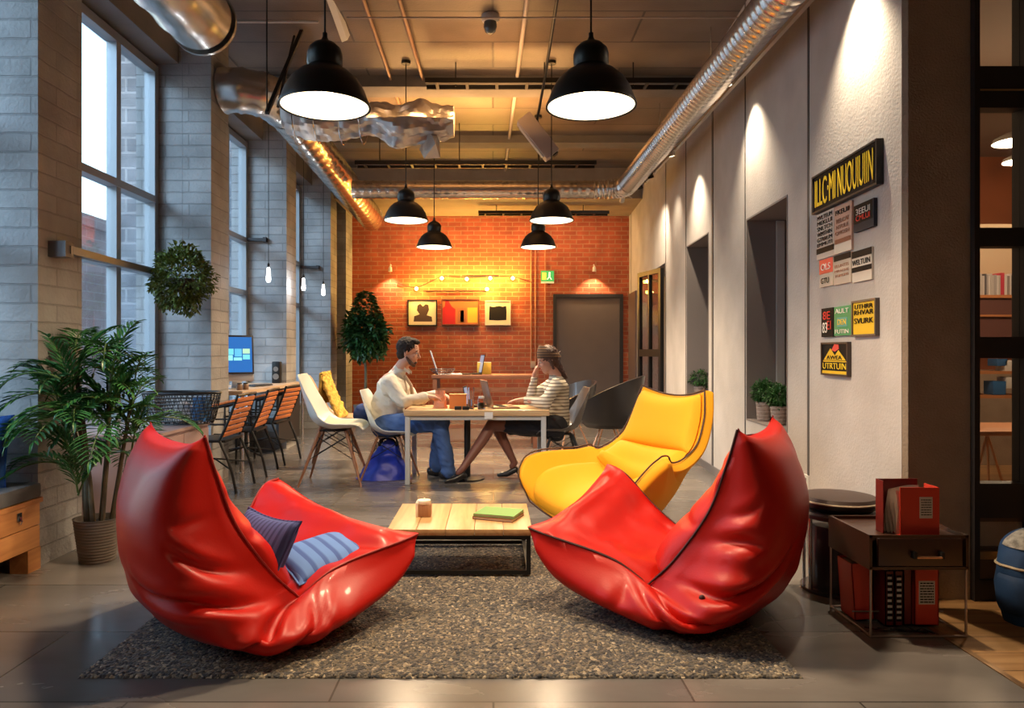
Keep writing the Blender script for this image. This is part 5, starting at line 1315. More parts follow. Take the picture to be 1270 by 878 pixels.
# ================================================================ PEOPLE AND THEIR TABLE
def fuse(name, segs, balls, m, parent, voxel=.007, smooth_it=4, extra=None):
    """one continuous surface from tapered limbs; returns the mesh object"""
    b = MB()
    for p0, r0, p1, r1 in segs:
        b.rod(p0, p1, r0, r1, 16); b.ball(p0, r0, 14, 10); b.ball(p1, r1, 14, 10)
    for c, r, sc_, M in balls: b.ball(c, r, 18, 14, sc_, M)
    o = b.build(name, m, None, smooth=False)
    md = o.modifiers.new('r', 'REMESH'); md.mode = 'VOXEL'; md.voxel_size = voxel
    ms = o.modifiers.new('s', 'SMOOTH'); ms.iterations = smooth_it; ms.factor = .5
    dg = bpy.context.evaluated_depsgraph_get(); me = bpy.data.meshes.new_from_object(o.evaluated_get(dg)); me.name = name
    old = o.data; o.modifiers.clear(); o.data = me; bpy.data.meshes.remove(old)
    if extra: 
        for v in me.vertices: v.co = extra(v.co.copy())
    if parent is not None:
        inv = world_matrix(parent).inverted()
        for v in me.vertices: v.co = inv @ v.co
        o.parent = parent
    if not me.materials: me.materials.append(m)
    me.shade_smooth(); return o
def chain(pts): return [(pts[i][0], pts[i][1], pts[i + 1][0], pts[i + 1][1]) for i in range(len(pts) - 1)]
def axes(fwd, up):
    f = fwd.normalized(); r = f.cross(up).normalized(); u = r.cross(f); return Matrix((f, r, u)).transposed()   # columns: forward, right, up
def head_parts(c, M, s):
    """c centre of skull, M columns forward/right/up, s = head height; returns segs, balls"""
    def P(f, r, u): return c + M @ Vector((f * s, r * s, u * s))
    balls = [(P(-.04, 0, .10), .36 * s, (1.06, .86, .98), M), (P(.09, 0, -.14), .27 * s, (.95, .86, 1.15), M), (P(.20, 0, -.36), .12 * s, (1, 1.25, .9), M),
             (P(.03, 0, -.26), .22 * s, (.95, .95, .8), M), (P(.24, .13, -.10), .085 * s, (.8, 1, .9), M), (P(.24, -.13, -.10), .085 * s, (.8, 1, .9), M),
             (P(-.02, .33, -.05), .075 * s, (.8, .35, 1.25), M), (P(-.02, -.33, -.05), .075 * s, (.8, .35, 1.25), M),
             (P(.305, 0, .07), .07 * s, (.6, 3.0, .55), M), (P(.315, 0, -.25), .05 * s, (.7, 1.9, .45), M), (P(.31, 0, -.29), .05 * s, (.7, 1.7, .5), M)]
    segs = [(P(.335, 0, .03), .028 * s, P(.415, 0, -.12), .048 * s), (P(.37, .045, -.14), .03 * s, P(.37, -.045, -.14), .03 * s)]
    return segs, balls, P
def hand(wrist, d, up, s, curl, side):
    """palm, four unequal fingers and a thumb; d along the palm, up = back of the hand, side=+1/-1 thumb side"""
    d = d.normalized(); r = d.cross(up).normalized(); u = r.cross(d); segs = []
    def P(a, b_, c_): return wrist + (d * a + r * b_ * side + u * c_) * s
    segs += [(P(0, 0, 0), .026 * s, P(.045, .022, 0), .018 * s), (P(0, 0, 0), .026 * s, P(.045, -.022, 0), .017 * s), (P(.03, 0, 0), .020 * s, P(.075, .026, 0), .0135 * s),
             (P(.03, 0, 0), .020 * s, P(.078, .009, 0), .0135 * s), (P(.03, 0, 0), .020 * s, P(.075, -.009, 0), .0135 * s), (P(.03, 0, 0), .020 * s, P(.068, -.027, 0), .0125 * s)]
    for off, L, x0 in ((.029, .068, .078), (.010, .078, .082), (-.010, .072, .079), (-.029, .056, .070)):
        p = P(x0, off, 0); a = 0; l = [L * .46, L * .30, L * .24]; rr = [.0095, .0085, .0078, .0068]
        for k in range(3):
            a += curl * (.9, 1.1, .8)[k]; q = p + (d * math.cos(a) - u * math.sin(a)) * l[k] * s + r * side * off * .05 * s; segs.append((p, rr[k] * s, q, rr[k + 1] * s)); p = q
    t0 = P(.018, .026, -.004); t1 = P(.045, .052, -.012); t2 = P(.072, .060, -.022); segs += [(t0, .014 * s, t1, .011 * s), (t1, .011 * s, t2, .0085 * s)]
    return segs
M_skin = mat('skin', (.56, .30, .21), .5); M_skin_w = mat('skin_warm', (.50, .25, .17), .5); M_skin_leg = mat('tights_brown', (.20, .075, .05), .45)
M_hair = mat('dark_hair', (.022, .015, .013), .75, spec=.25, bump=.6, bscale=140); M_beard = mat('beard', (.07, .035, .025), .8)
M_shirt = mat('cream_shirt', (.66, .62, .54), .85, bump=.9, bscale=16, var=.06, vscale=6); M_jeans = mat('blue_jeans', (.055, .12, .32), .85, bump=.5, bscale=22, var=.3, vscale=9); M_shoe = mat('black_shoe', (.015, .014, .016), .3)
M_jeans_d = mat('navy_denim', (.02, .045, .16), .85, bump=.5, bscale=22, var=.3, vscale=9)
YM = 6.86
def V(px, py, Y): return W(px, py, Y)
# ---------------- man
mo = V(480, 540, YM); man = thing('person', 'man in a cream shirt and blue jeans sitting at the table, leaning on his forearms', 'person', (mo.x, YM, 0))
YN_, YF_ = YM - .17, YM + .17
hc_ = V(507, 436, YM); s_ = .272
Mh = axes(Vector((1, -.12, -.20)), Vector((.15, 0, 1)))
hs, hb, HP = head_parts(hc_, Mh, s_)
neck0, neck1 = V(492, 463, YM), V(502, 449, YM)
wrn, wrf = V(529, 492, YM - .16), V(541, 489, YM + .12)
body = hs + [(neck0, .062, neck1, .058)]
body += hand(wrn, Vector((1, .25, -.08)), Vector((0, 0, 1)), 1.12, .28, -1) + hand(wrf, Vector((1, -.35, -.06)), Vector((0, 0, 1)), 1.12, .30, 1)
sh_n, sh_f = V(483, 474, YN_ - .02), V(494, 473, YF_ + .02); el_n, el_f = V(499, 498, YM - .27), V(515, 497, YM + .24)
hip_n, hip_f = V(478, 527, YM - .09), V(480, 526, YM + .09); kn_n, kn_f = V(544, 524, YM - .12), V(548, 523, YM + .10)
an_n, an_f = V(556, 585, YM - .16), V(541, 577, YM + .06)
core = [(V(479, 522, YM), .12, V(481, 500, YM), .12), (V(481, 500, YM), .12, V(487, 478, YM), .13)]
body += core + [(sh_n, .05, el_n, .042), (el_n, .040, wrn, .028), (sh_f, .05, el_f, .042), (el_f, .04, wrf, .028), (hip_n, .085, kn_n, .058), (kn_n, .055, an_n, .038), (hip_f, .085, kn_f, .058), (kn_f, .055, an_f, .038)]
bo = fuse('body', body, hb, M_skin, man, .0062, 3)
# hair
def HM(f, r, u): return HP(f, r, u)
hb2 = [(HP(-.09, 0, .15), .37 * s_, (1.06, .93, .98), Mh), (HP(-.20, 0, -.05), .27 * s_, (.8, 1.05, 1.15), Mh), (HP(.10, .0, .38), .15 * s_, (1.5, 1.5, .75), Mh), (HP(.22, 0, .37), .09 * s_, (1, 1.9, .8), Mh)]
fuse('hair', [(HP(-.05, .30, .05), .07 * s_, HP(.0, .31, -.12), .03 * s_), (HP(-.05, -.30, .05), .07 * s_, HP(.0, -.31, -.12), .03 * s_)], hb2, M_hair, man, .006, 2,
     extra=lambda c: c + Vector((noise.noise(c * 60), noise.noise(c * 60 + Vector((5, 0, 0))), noise.noise(c * 60 + Vector((0, 5, 0))))) * .006)
fuse('beard', [(HP(.30, .06, -.20), .035 * s_, HP(.30, -.06, -.20), .035 * s_), (HP(.03, .29, -.20), .04 * s_, HP(.18, .20, -.36), .07 * s_), (HP(.03, -.29, -.20), .04 * s_, HP(.18, -.20, -.36), .07 * s_), (HP(.18, .20, -.36), .07 * s_, HP(.26, 0, -.42), .085 * s_), (HP(.18, -.20, -.36), .07 * s_, HP(.26, 0, -.42), .085 * s_), (HP(.325, .05, -.33), .04 * s_, HP(.325, -.05, -.33), .04 * s_)], [], M_beard, man, .005, 2)
for sg in (-1, 1):
    b = MB(); b.ball(HP(.315, .12 * sg, .0), .032 * s_, 10, 8); e_ = b.build('eye', mat('eye_white', (.6, .55, .5), .3), man, world=True)
    b = MB(); b.ball(HP(.340, .12 * sg, .0), .016 * s_, 8, 6); b.build('iris', M_ink, e_, world=True)
    b = MB(); b.tube([HP(.32, .06 * sg, .085), HP(.335, .12 * sg, .10), HP(.30, .19 * sg, .08)], .018 * s_, 6); b.build('eyebrow', M_hair, man, world=True)
# shirt
sh = [(V(478, 526, YM), .145, V(480, 502, YM), .150), (V(480, 502, YM), .150, V(487, 482, YM), .150), (V(486, 481, YN_ + .03), .10, V(489, 480, YF_ - .03), .10),
      (sh_n, .082, el_n, .062), (el_n, .062, wrn - Vector((.02, 0, 0)), .044), (sh_f, .082, el_f, .060), (el_f, .060, wrf - Vector((.02, 0, 0)), .044), (V(488, 474, YM), .09, V(495, 461, YM), .070)]
sh += [(sh_n, .080, V(489, 477, YM), .10), (sh_f, .080, V(490, 477, YM), .10)]
def folds(c):
    n = noise.noise(Vector((c.x * 7 + c.z * 5, c.y * 4, c.z * 13))); n2 = noise.noise(Vector((c.x * 16, c.y * 9, c.z * 26 + c.x * 12)))
    return c + Vector((n, n2, -n)) * .014 + Vector((n2, 0, n2)) * .006
fuse('shirt', sh, [(V(487, 497, YM), .138, (.95, 1.15, 1.2), Matrix.Identity(3))], M_shirt, man, .008, 3, extra=folds)
b = MB()
for sg in (-1, 1): b.grid(lambda u, v: HP(.02 + .20 * u, sg * (.26 - .10 * u) , -.58 - .10 * v - .12 * u) + Vector((0, 0, .01)), 6, 4)
b.build('collar', M_shirt, man, world=True)
b = MB(); b.tube([V(502, 466, YM - .03), V(510, 478, YM - .05), V(512, 494, YM - .04)], .016, 8); b.build('placket', mat('tan_lining', (.42, .30, .20), .8), man, world=True)
# jeans, shoes
je = [(hip_n, .115, hip_f, .115), (V(474, 530, YM), .11, V(482, 522, YM), .12), (hip_n, .112, kn_n, .082), (kn_n, .082, an_n + Vector((0, 0, .03)), .066), (hip_f, .112, kn_f, .082), (kn_f, .082, an_f + Vector((0, 0, .03)), .066),
      (an_n + Vector((0, 0, .03)), .066, an_n, .072), (an_f + Vector((0, 0, .03)), .066, an_f, .070)]
fuse('jeans', je, [], M_jeans, man, .008, 3, extra=folds)
for an, dd in ((an_n, Vector((1, -.15, 0))), (an_f, Vector((1, .1, 0)))):
    g = an.copy(); g.z = .035; dd.normalize()
    fuse('shoe', [(g - dd * .05 + Vector((0, 0, .02)), .042, g + dd * .06, .038), (g + dd * .06, .038, g + dd * .15 - Vector((0, 0, .008)), .026), (g, .035, g + Vector((0, 0, .05)), .045)], [], M_shoe, man, .006, 3)
    b = MB(); b.tube([g - dd * .085 + Vector((0, 0, -.022)), g + Vector((0, 0, -.027)), g + dd * .17 + Vector((0, 0, -.024))], [.03, .036, .026], 10, flat=.30); b.build('sole', mat('shoe_sole', (.10, .09, .08), .6), man, world=True)

# ---------------- woman
wo = V(690, 540, YM); wom = thing('person', 'woman in a cream striped top and dark skirt, chin on her hand behind a laptop', 'person', (wo.x, YM, 0))
hcw = V(679, 446, YM); sw_ = .262; Mw = axes(Vector((-1, -.25, -.38)), Vector((-.25, 0, 1)))
ws, wb, WPt = head_parts(hcw, Mw, sw_)
wn_w = V(649, 496, YM - .15); ew = V(676, 500, YM - .25); shw = V(690, 478, YM - .15)
ch = V(663, 465, YM + .06); ef = V(658, 495, YM + .12); shf = V(683, 477, YM + .15)
wb_segs = ws + [(V(690, 466, YM), .05, V(683, 456, YM), .05)] + hand(wn_w, Vector((-1, .1, -.04)), Vector((0, 0, 1)), .98, .25, 1) + hand(ch, Vector((.25, -.1, 1)), Vector((-1, 0, .2)), .98, .75, -1)
hipn, hipf = V(690, 528, YM - .08), V(688, 528, YM + .08)
k1, a1 = V(610, 527, YM - .10), V(573, 582, YM - .28); k2, a2 = V(616, 530, YM + .06), V(638, 574, YM + .02)
wb_segs += [(shw, .042, ew, .036), (ew, .034, wn_w, .023), (shf, .042, ef, .036), (ef, .034, ch, .023), (V(688, 520, YM), .10, V(690, 485, YM), .10)]
fuse('body', wb_segs, wb, M_skin_w, wom, .006, 3)
fuse('stockings', [(hipn, .085, k1, .058), (k1, .056, k1.lerp(a1, .35) + Vector((.0, 0, -.01)), .052), (k1.lerp(a1, .35) + Vector((0, 0, -.01)), .052, a1, .032), (hipf, .085, k2, .058), (k2, .055, k2.lerp(a2, .35), .050), (k2.lerp(a2, .35), .050, a2, .031),
                   (a1, .031, a1 + Vector((-.03, 0, -.03)), .030), (a2, .031, a2 + Vector((-.02, 0, -.03)), .030)], [], M_skin_leg, wom, .007, 3)
for an, dd in ((a1, Vector((-1, -.2, 0))), (a2, Vector((-1, 0, 0)))):
    g = Vector((an.x, an.y, 0)); dd.normalize(); hz_ = max(.03, an.z - .03)
    fuse('shoe', [(g + Vector((0, 0, min(.075, hz_))) - dd * .01, .030, g + dd * .07 + Vector((0, 0, .035)), .030), (g + dd * .07 + Vector((0, 0, .035)), .030, g + dd * .15 + Vector((0, 0, .022)), .018), (g - dd * .03 + Vector((0, 0, .07)), .018, g - dd * .04 + Vector((0, 0, .01)), .008)], [], M_shoe, wom, .005, 2)
M_stripe = stripe_mat('striped_knit', (.66, .60, .48), (.16, .12, .09), 'Z', 32, .70, .85)
M_stripe.node_tree.nodes['Principled BSDF'].inputs['Roughness'].default_value = .9
tp_ = [(V(690, 524, YM), .125, V(691, 500, YM), .122), (V(691, 500, YM), .122, V(690, 482, YM), .118), (V(692, 480, YM - .08), .085, V(692, 480, YM + .08), .085), (shw, .066, ew, .054), (ew, .052, wn_w + Vector((.03, 0, 0)), .036), (shf, .064, ef, .052), (ef, .050, ch + Vector((0, 0, -.05)), .034), (V(691, 474, YM), .07, V(688, 468, YM), .052)]
fuse('striped_top', tp_, [], M_stripe, wom, .008, 3, extra=folds)
M_skirt = mat('black_skirt', (.012, .012, .018), .8, bump=.4, bscale=20)
fuse('skirt', [(V(688, 531, YM), .125, V(688, 520, YM), .118), (hipn, .108, hipn.lerp(k1, .72), .086), (hipf, .108, hipf.lerp(k2, .72), .086), (hipn.lerp(k1, .3), .095, hipf.lerp(k2, .3), .095), (hipn.lerp(k1, .62), .086, hipf.lerp(k2, .62), .086)], [], M_skirt, wom, .008, 4, extra=folds)
# hair: long, tied back under a brown knitted band
M_hairw = mat('brown_hair', (.07, .028, .018), .5, bump=.7, bscale=120)
hb3 = [(WPt(-.07, 0, .14), .375 * sw_, (1.06, .93, 1.0), Mw), (WPt(-.22, 0, -.12), .25 * sw_, (.9, 1.1, 1.3), Mw)]
fuse('hair', [(WPt(-.22, .0, -.15), .20 * sw_, WPt(-.30, 0, -.55), .15 * sw_), (WPt(-.30, 0, -.55), .15 * sw_, WPt(-.42, 0, -.85), .06 * sw_), (WPt(-.0, -.30, .05), .07 * sw_, WPt(.0, -.31, -.35), .05 * sw_), (WPt(-.0, .30, .05), .07 * sw_, WPt(.0, .31, -.35), .05 * sw_), (WPt(-.36, 0, .0), .05 * sw_, WPt(-.62, .0, .12), .015 * sw_)], hb3, M_hairw, wom, .006, 2,
     extra=lambda c: c + Vector((noise.noise(c * 70), noise.noise(c * 70 + Vector((5, 0, 0))), noise.noise(c * 50 + Vector((0, 5, 0))))) * .006)
def band(u, v):
    a = 2 * PI * v; r = .43 - .05 * u * u; 
    return WPt(-.09 + .42 * math.cos(a) * (1 - .55 * u * u), .375 * math.sin(a) * (1 - .55 * u * u), .03 + .12 * math.cos(a) + .44 * u)
b = MB(); b.grid(band, 12, 36, wrapv=True); b.build('knitted_hat', stripe_mat('hat_knit', (.17, .09, .045), (.05, .025, .015), 'Z', 42, .55, .9), wom, world=True)
for sg in (-1, 1):
    b = MB(); b.ball(WPt(.315, .12 * sg, .0), .032 * sw_, 10, 8); e_ = b.build('eye', bpy.data.materials['eye_white'], wom, world=True)
    b = MB(); b.ball(WPt(.340, .12 * sg, -.01), .017 * sw_, 8, 6); b.build('iris', M_ink, e_, world=True)
    b = MB(); b.tube([WPt(.32, .06 * sg, .085), WPt(.335, .12 * sg, .10), WPt(.30, .19 * sg, .08)], .014 * sw_, 6); b.build('eyebrow', M_hairw, wom, world=True)
b = MB(); b.ball(WPt(.355, 0, -.27), .05 * sw_, 12, 8, (.4, 1.3, .6), Mw); b.build('lips', mat('lips', (.42, .08, .07), .4), wom, world=True)

# ---------------- their table
TX0, TX1, TY0, TY1, TZ = -.80, .50, 6.48, 7.12, .668
M_table = wood_mat('pale_table_oak', (.52, .33, .16), (.68, .47, .26), 'X', 1.0, .35)
t = thing('work_table', 'pale oak work table with white frame legs between the man and the woman', 'table', (-.15, 6.8, 0))
b = MB(); b.bb(TX0, TX1, TY0, TY1, TZ - .05, TZ, .004); b.build('table_top', M_table, t, world=True, angle=30)
M_legw = mat('leg_greywhite', (.50, .50, .48), .4)
for x in (TX0 + .03, TX1 - .05):
    for y in (TY0 + .04, TY1 - .04): b = MB(); b.bb(x - .022, x + .022, y - .022, y + .022, 0, TZ - .05, .003); b.build('leg', M_legw, t, world=True, angle=30)
b = MB(); b.bb(TX0 + .05, TX1 - .07, TY0 + .03, TY0 + .05, TZ - .09, TZ - .05); b.build('apron', M_legw, t, world=True, smooth=False)
b = MB(); b.rod((-.245, 6.80, .02), (-.245, 6.80, TZ - .05), .03, n=16); b.lathe([(.16, 0), (.16, .012), (.05, .025), (0, .025)], (-.245, 6.8, 0), 24); b.build('centre_post', M_black_metal, t, world=True)
# laptops
def laptop(lab, c, rz, mback, mbase, w=.33, d=.23, ang=105, mscr=None):
    t = thing('laptop', lab, 'laptop', c, rz)
    b = MB(); b.box((0, 0, .008), (w, d, .014), None, .004); bs_ = b.build('laptop_base', mbase, t)
    b = MB()
    for i in range(12):
        for j in range(5): b.box((-w * .42 + w * .84 * i / 11, -d * .05 + .018 * j, .0158), (.018, .014, .002))
    b.box((0, -d * .3, .0156), (.09, .05, .001)); b.build('keys', M_ink, bs_, smooth=False)
    Rm = Matrix.Rotation(R(ang - 90), 3, 'X').inverted(); hinge = Vector((0, d / 2 - .004, .015))
    b = MB(); b.box(hinge + Rm @ Vector((0, 0, d / 2)), (w, .008, d), Rm, .003); ld = b.build('laptop_lid', mback, t)
    b = MB(); b.add([hinge + Rm @ Vector((x, -.0047, z)) for x, z in ((-w / 2 + .01, .012), (w / 2 - .01, .012), (w / 2 - .01, d - .012), (-w / 2 + .01, d - .012))], [(0, 1, 2, 3)]); b.build('screen', mscr or M_scr, ld, smooth=False)
    return t
M_scr = mat('screen_glow', (.02, .02, .03), .2, emis=(.5, .6, .8), estr=.5)
M_lapb = mat('bronze_aluminium', (.34, .22, .16), .35, .6)
laptop('bronze grey laptop open in front of the woman on the work table', Vector((.085, 6.80, TZ + .001)), R(102), M_lapb, M_lapb, .34, .25, 104)
laptop('black laptop standing open behind the water glass on the work table', Vector((-.16, 6.93, TZ + .001)), R(85), M_black_metal, M_black_metal, .24, .18, 100)
# orange boxes, glasses, tin
M_orange = mat('orange_card', (.80, .24, .05), .6, emis=None); M_peach = mat('peach_paper', (.72, .32, .18), .6)
c = V(568, 495, 6.70); c.z = TZ
t = thing('orange_box', 'bright orange box standing on the work table left of the glasses', 'box', c)
b = MB(); b.box(c + Vector((0, 0, .062)), (.155, .10, .122), None, .004); b.build('box_body', M_orange, t, world=True); b = MB(); b.box(c + Vector((0, 0, .128)), (.16, .105, .012), None, .002); b.build('lid', M_orange, t, world=True)
c = V(546, 495, 6.74); c.z = TZ
t = thing('paper_bag', 'crumpled peach orange paper bag beside the man\'s hands', 'bag', c)
b = MB(); b.grid(lambda u, v: c + Vector(((.055 - .02 * u) * math.cos(2 * PI * v) * 1.2, (.04 - .02 * u) * math.sin(2 * PI * v) * 1.2, .001 + .13 * u)) + Vector((noise.noise(Vector((u * 5, v * 9, 0))), noise.noise(Vector((u * 5, v * 9, 4))), 0)) * .012, 12, 20, wrapv=True); b.build('bag_body', M_peach, t, world=True)
b = MB(); b.grid(lambda u, v: c + Vector((-.045 + .09 * u, .004 * math.sin(u * 20), .13 + .035 * v)), 10, 3); b.build('folded_top', M_peach, t, world=True)
M_cg = mat('clear_glass', (.95, .97, 1), .02, trans=1); M_cg.node_tree.nodes['Principled BSDF'].inputs['IOR'].default_value = 1.25
def glassjar(px_, h, r, lab, Y_=6.62, lid=False):
    c = V(px_, 500, Y_); c.z = TZ
    t = thing('glass_jar' if lid else 'drinking_glass', lab, 'jar' if lid else 'glass', c)
    b = MB(); b.lathe([(0, .001), (r * .9, .001), (r, .01), (r, h), (r - .004, h), (r - .004, .012), (0, .010)], c, 22, cap=False); b.build('glass_wall', M_cg, t, world=True)
    if lid:
        b = MB(); b.lathe([(r * .8, h), (r * .8, h + .02), (0, h + .02)], c, 20); b.build('lid', M_inkw, t, world=True)
        b = MB(); b.lathe([(0, .012), (r - .006, .012), (r - .006, h * .6), (0, h * .6)], c, 20); b.build('contents', mat('pale_contents', (.7, .66, .58), .6), t, world=True)
    else:
        b = MB(); b.lathe([(0, .013), (r - .005, .013), (r - .005, h * .45), (0, h * .45)], c, 20); b.build('water', mat('pale_water', (.8, .85, .85), .05, trans=.9), t, world=True)
glassjar(584, .20, .030, 'tall clear glass on the work table, right of the orange box')
glassjar(597, .10, .034, 'short glass jar with a white lid between the tall glass and laptop', 6.6, True)
c = V(573, 503, 6.54); c.z = TZ
t = thing('phone_stack', 'two small black boxes lying at the near edge of the work table', 'small box', c)
for dx in (-.035, .035): b = MB(); b.box(c + Vector((dx, 0, .016)), (.062, .05, .032), None, .005); b.build('black_block', M_black_metal, t, world=True)
t['label'] = 'low pair of black blocks at the near edge of the work table'
c = V(606, 517, 6.47)
b = MB(); b.box((c.x, 6.476, .622), (.075, .004, .06)); tag(b.build('paper_note', M_inkw, smooth=False), 'small white paper hanging at the near edge of the work table', 'paper')

# ---------------- shell chairs
def shell_chair(name, lab, cat, loc, rz, m, mleg, sc=1.0, group=None, wire=False, pad=None):
    t = thing(name, lab, cat, loc, rz, group, sc)
    C_ = Curve1([(0, (-.235, .84, 0)), (.10, (-.225, .78, 0)), (.3, (-.185, .62, 0)), (.45, (-.13, .485, 0)), (.56, (-.02, .43, 0)), (.75, (.13, .435, 0)), (.92, (.23, .445, 0)), (1, (.265, .42, 0))])
    Wd = Curve1([(0, .15), (.06, .185), (.3, .215), (.5, .23), (.8, .225), (.95, .20), (1, .17)])
    Hh = Curve1([(0, .01), (.2, .05), (.42, .09), (.6, .055), (.85, .03), (1, .0)])
    def S(a, b_):
        c = C_(a); d = (C_(min(1, a + .02)) - C_(max(0, a - .02))).normalized(); n = Vector((-d.y, d.x, 0)); n = -n if (a <= .5 and n.x < 0) or (a > .5 and n.y < 0) else n
        p = abs(b_) ** 2.5; k = Hh(a) * p
        return Vector((c.x + n.x * k, b_ * Wd(a), c.y + n.y * k))
    b = MB(); b.sheet(lambda u, v: S(u, 2 * v - 1), 44, 28, .010); b.build('shell', m, t, angle=70, sub=1)
    if pad:
        b = MB(); b.sheet(lambda u, v: S(.50 + .46 * u, (2 * v - 1) * .85) + Vector((0, 0, .022 * ((1 - (2 * u - 1) ** 4) * (1 - (2 * v - 1) ** 4)) ** .5 + .004)), 18, 18, .006); b.build('seat_pad', pad, t, angle=70)
    ft = {}
    for sx_ in (-1, 1):
        for sy_ in (-1, 1):
            p0 = Vector((.02 + .10 * sx_, .09 * sy_, .405)); p1 = Vector((.02 + .235 * sx_, .215 * sy_, .0)); ft[(sx_, sy_)] = (p0, p1)
            b = MB(); b.tube([p0, p0.lerp(p1, .5), p1], [.013, .012, .008], 10); b.build('leg', mleg, t)
    b = MB()
    L = lambda k, u: ft[k][0].lerp(ft[k][1], u)
    for a_, c_ in (((-1, -1), (1, -1)), ((-1, 1), (1, 1)), ((-1, -1), (-1, 1)), ((1, -1), (1, 1))):
        b.tube([L(a_, .10), L(c_, .52)], .004, 6); b.tube([L(c_, .10), L(a_, .52)], .004, 6)
    if wire:
        for a_, c_ in (((-1, -1), (1, 1)), ((-1, 1), (1, -1))): b.tube([L(a_, .52), L(c_, .52)], .004, 6)
    b.box((.02, 0, .408), (.20, .18, .01)); b.build('wire_brace', M_black_metal, t)
    return t
M_shellw = mat('white_shell', (.68, .70, .66), .35, coat=.3); M_legwood = wood_mat('walnut_legs', (.22, .09, .04), (.34, .16, .08), 'Z', 2, .4)
M_shelld = mat('grey_shell', (.075, .062, .055), .4, coat=.3); M_shellk = mat('black_shell', (.018, .015, .016), .4, coat=.2)
M_padc = mat('cream_pad', (.62, .60, .46), .8)
shell_chair('shell_chair', 'empty white shell chair with wooden legs, its back nearest the window desk', 'chair', ((412 - CX) * 6.62 / F, 6.62, 0), R(2), M_shellw, M_legwood, 1.18, None, pad=M_padc)
shell_chair('shell_chair', 'white shell chair the man sits on, wooden legs over the blue bag', 'chair', ((479 - CX) * 6.80 / F + .02, 6.80, 0), R(-4), M_shellw, M_legwood, 1.0, None)
shell_chair('shell_chair', 'dark grey shell chair with wire legs holding the woman', 'chair', ((690 - CX) * 6.86 / F + .06, 6.88, 0), R(183), M_shelld, M_black_metal, 1.02, None, True)
# yellow throw chair behind the empty white one
yt = shell_chair('side_chair', 'tan wooden chair draped with a shaggy yellow throw, behind the white shell chair', 'chair', ((412 - CX) * 7.55 / F, 7.55, 0), R(5), mat('tan_ply', (.50, .30, .15), .5), M_legwood, 1.12)
th_m = mat('shaggy_yellow', (.62, .36, .06), .95, bump=1, bscale=60, var=.35, vscale=30)
tb = V(402, 492, 7.5)
def throw(u, v):
    # hangs over the back of the chair, front and rear
    x = -.27 + .10 * u; 
    a = (u - .12) 
    if u < .2: p = Vector((-.335 - .01, 0, .98 - .32 * (1 - u / .2)))
    else: k = (u - .2) / .8; p = Vector((-.315 + .19 * k ** 1.3, 0, .985 - .47 * k))
    n = noise.noise(Vector((u * 14, v * 10, 3))) * .022
    return Vector((tb.x + .045 + p.x + n + .28, 7.55 - .19 + .38 * v + n, p.z + n))
b = MB(); b.sheet(throw, 60, 40, .028); tag(b.build('throw_blanket', th_m, angle=180), 'shaggy yellow throw hanging over the chair back behind the white shell chair', 'blanket')
# dark round armchairs beyond the woman
def tub_chair(lab, loc, rz, m, rr=.36, hb=.80, pat=None):
    t = thing('tub_armchair', lab, 'armchair', loc, rz)
    def S(u, v):   # u: height 0..1, v around back: -150..150 deg
        a = R(-135 + 270 * v); back = max(0, math.cos(a * .62)) ; h = .40 + (hb - .40) * back * u + .14 * u * (1 - back)
        r = rr * (.72 + .28 * u ** .6)
        return Vector((-r * math.cos(a), r * 1.02 * math.sin(a), h))
    b = MB(); b.sheet(S, 18, 44, .022); b.build('back_shell', m, t, angle=70)
    b = MB(); b.lathe([(0, .35), (rr * .60, .36), (rr * .74, .40), (rr * .72, .45), (0, .465)], (0, 0, 0), 32); b.build('seat', m, t)
    if pat:
        b = MB(); b.sheet(lambda u, v: S(.25 + .7 * u, .32 + .36 * v) + Vector((.014, 0, .0)), 12, 18, .006); b.build('patterned_lining', pat, t, angle=70)
    for k in range(4):
        a = PI / 4 + k * PI / 2; b = MB(); b.tube([(.10 * math.cos(a), .10 * math.sin(a), .36), (.27 * math.cos(a), .27 * math.sin(a), 0)], .010, 8); b.build('leg', M_brass, t)
M_pat = mat('speckled_lining', (.10, .05, .045), .8, var=.9, vscale=60)
p_ = (738 - CX) * 7.9 / F
tub_chair('large dark round tub armchair before the brown door, patterned inside', Vector((p_ + .16, 8.0, 0)), R(160), M_shellk, .40, .93, M_pat)
tub_chair('black tub armchair half hidden behind the woman', Vector(((706 - CX) * 8.8 / F, 8.8, 0)), R(200), M_shellk, .33, .84)
# blue bag under the man's chair
bc2 = Vector(((470 - CX) * 6.82 / F + .04, 6.84, 0))
t = thing('shopping_bag', 'bright blue soft bag slumped on the floor under the man\'s white chair', 'bag', bc2)
def bagf(u, v):
    a = 2 * PI * v; k = 1 - .66 * u ** .9
    n = noise.noise(Vector((u * 4, math.cos(a) * 2, math.sin(a) * 2))) * .03
    return bc2 + Vector(((.26 * k + n) * math.cos(a) + .05 * u, (.17 * k + n) * math.sin(a), .003 + .33 * u - .03 * u * math.cos(2 * a)))
b = MB(); b.grid(bagf, 20, 36, wrapv=True); b.add([bagf(0, j / 20) for j in range(20)], [list(range(20))]); b.add([bagf(1, j / 20) - Vector((0, 0, .03)) for j in range(20)], [list(range(20))]); b.build('bag_body', mat('cobalt_nylon', (.008, .035, .48), .4, bump=.3, bscale=14), t, world=True)
for dy in (-.05, .05):
    b = MB(); b.tube(catmull([bc2 + Vector((-.03, dy, .31)), bc2 + Vector((.0, dy * 1.4, .375)), bc2 + Vector((.10, dy * 1.4, .37)), bc2 + Vector((.13, dy, .31))], 6), .009, 6); b.build('strap', M_ink, t, world=True)
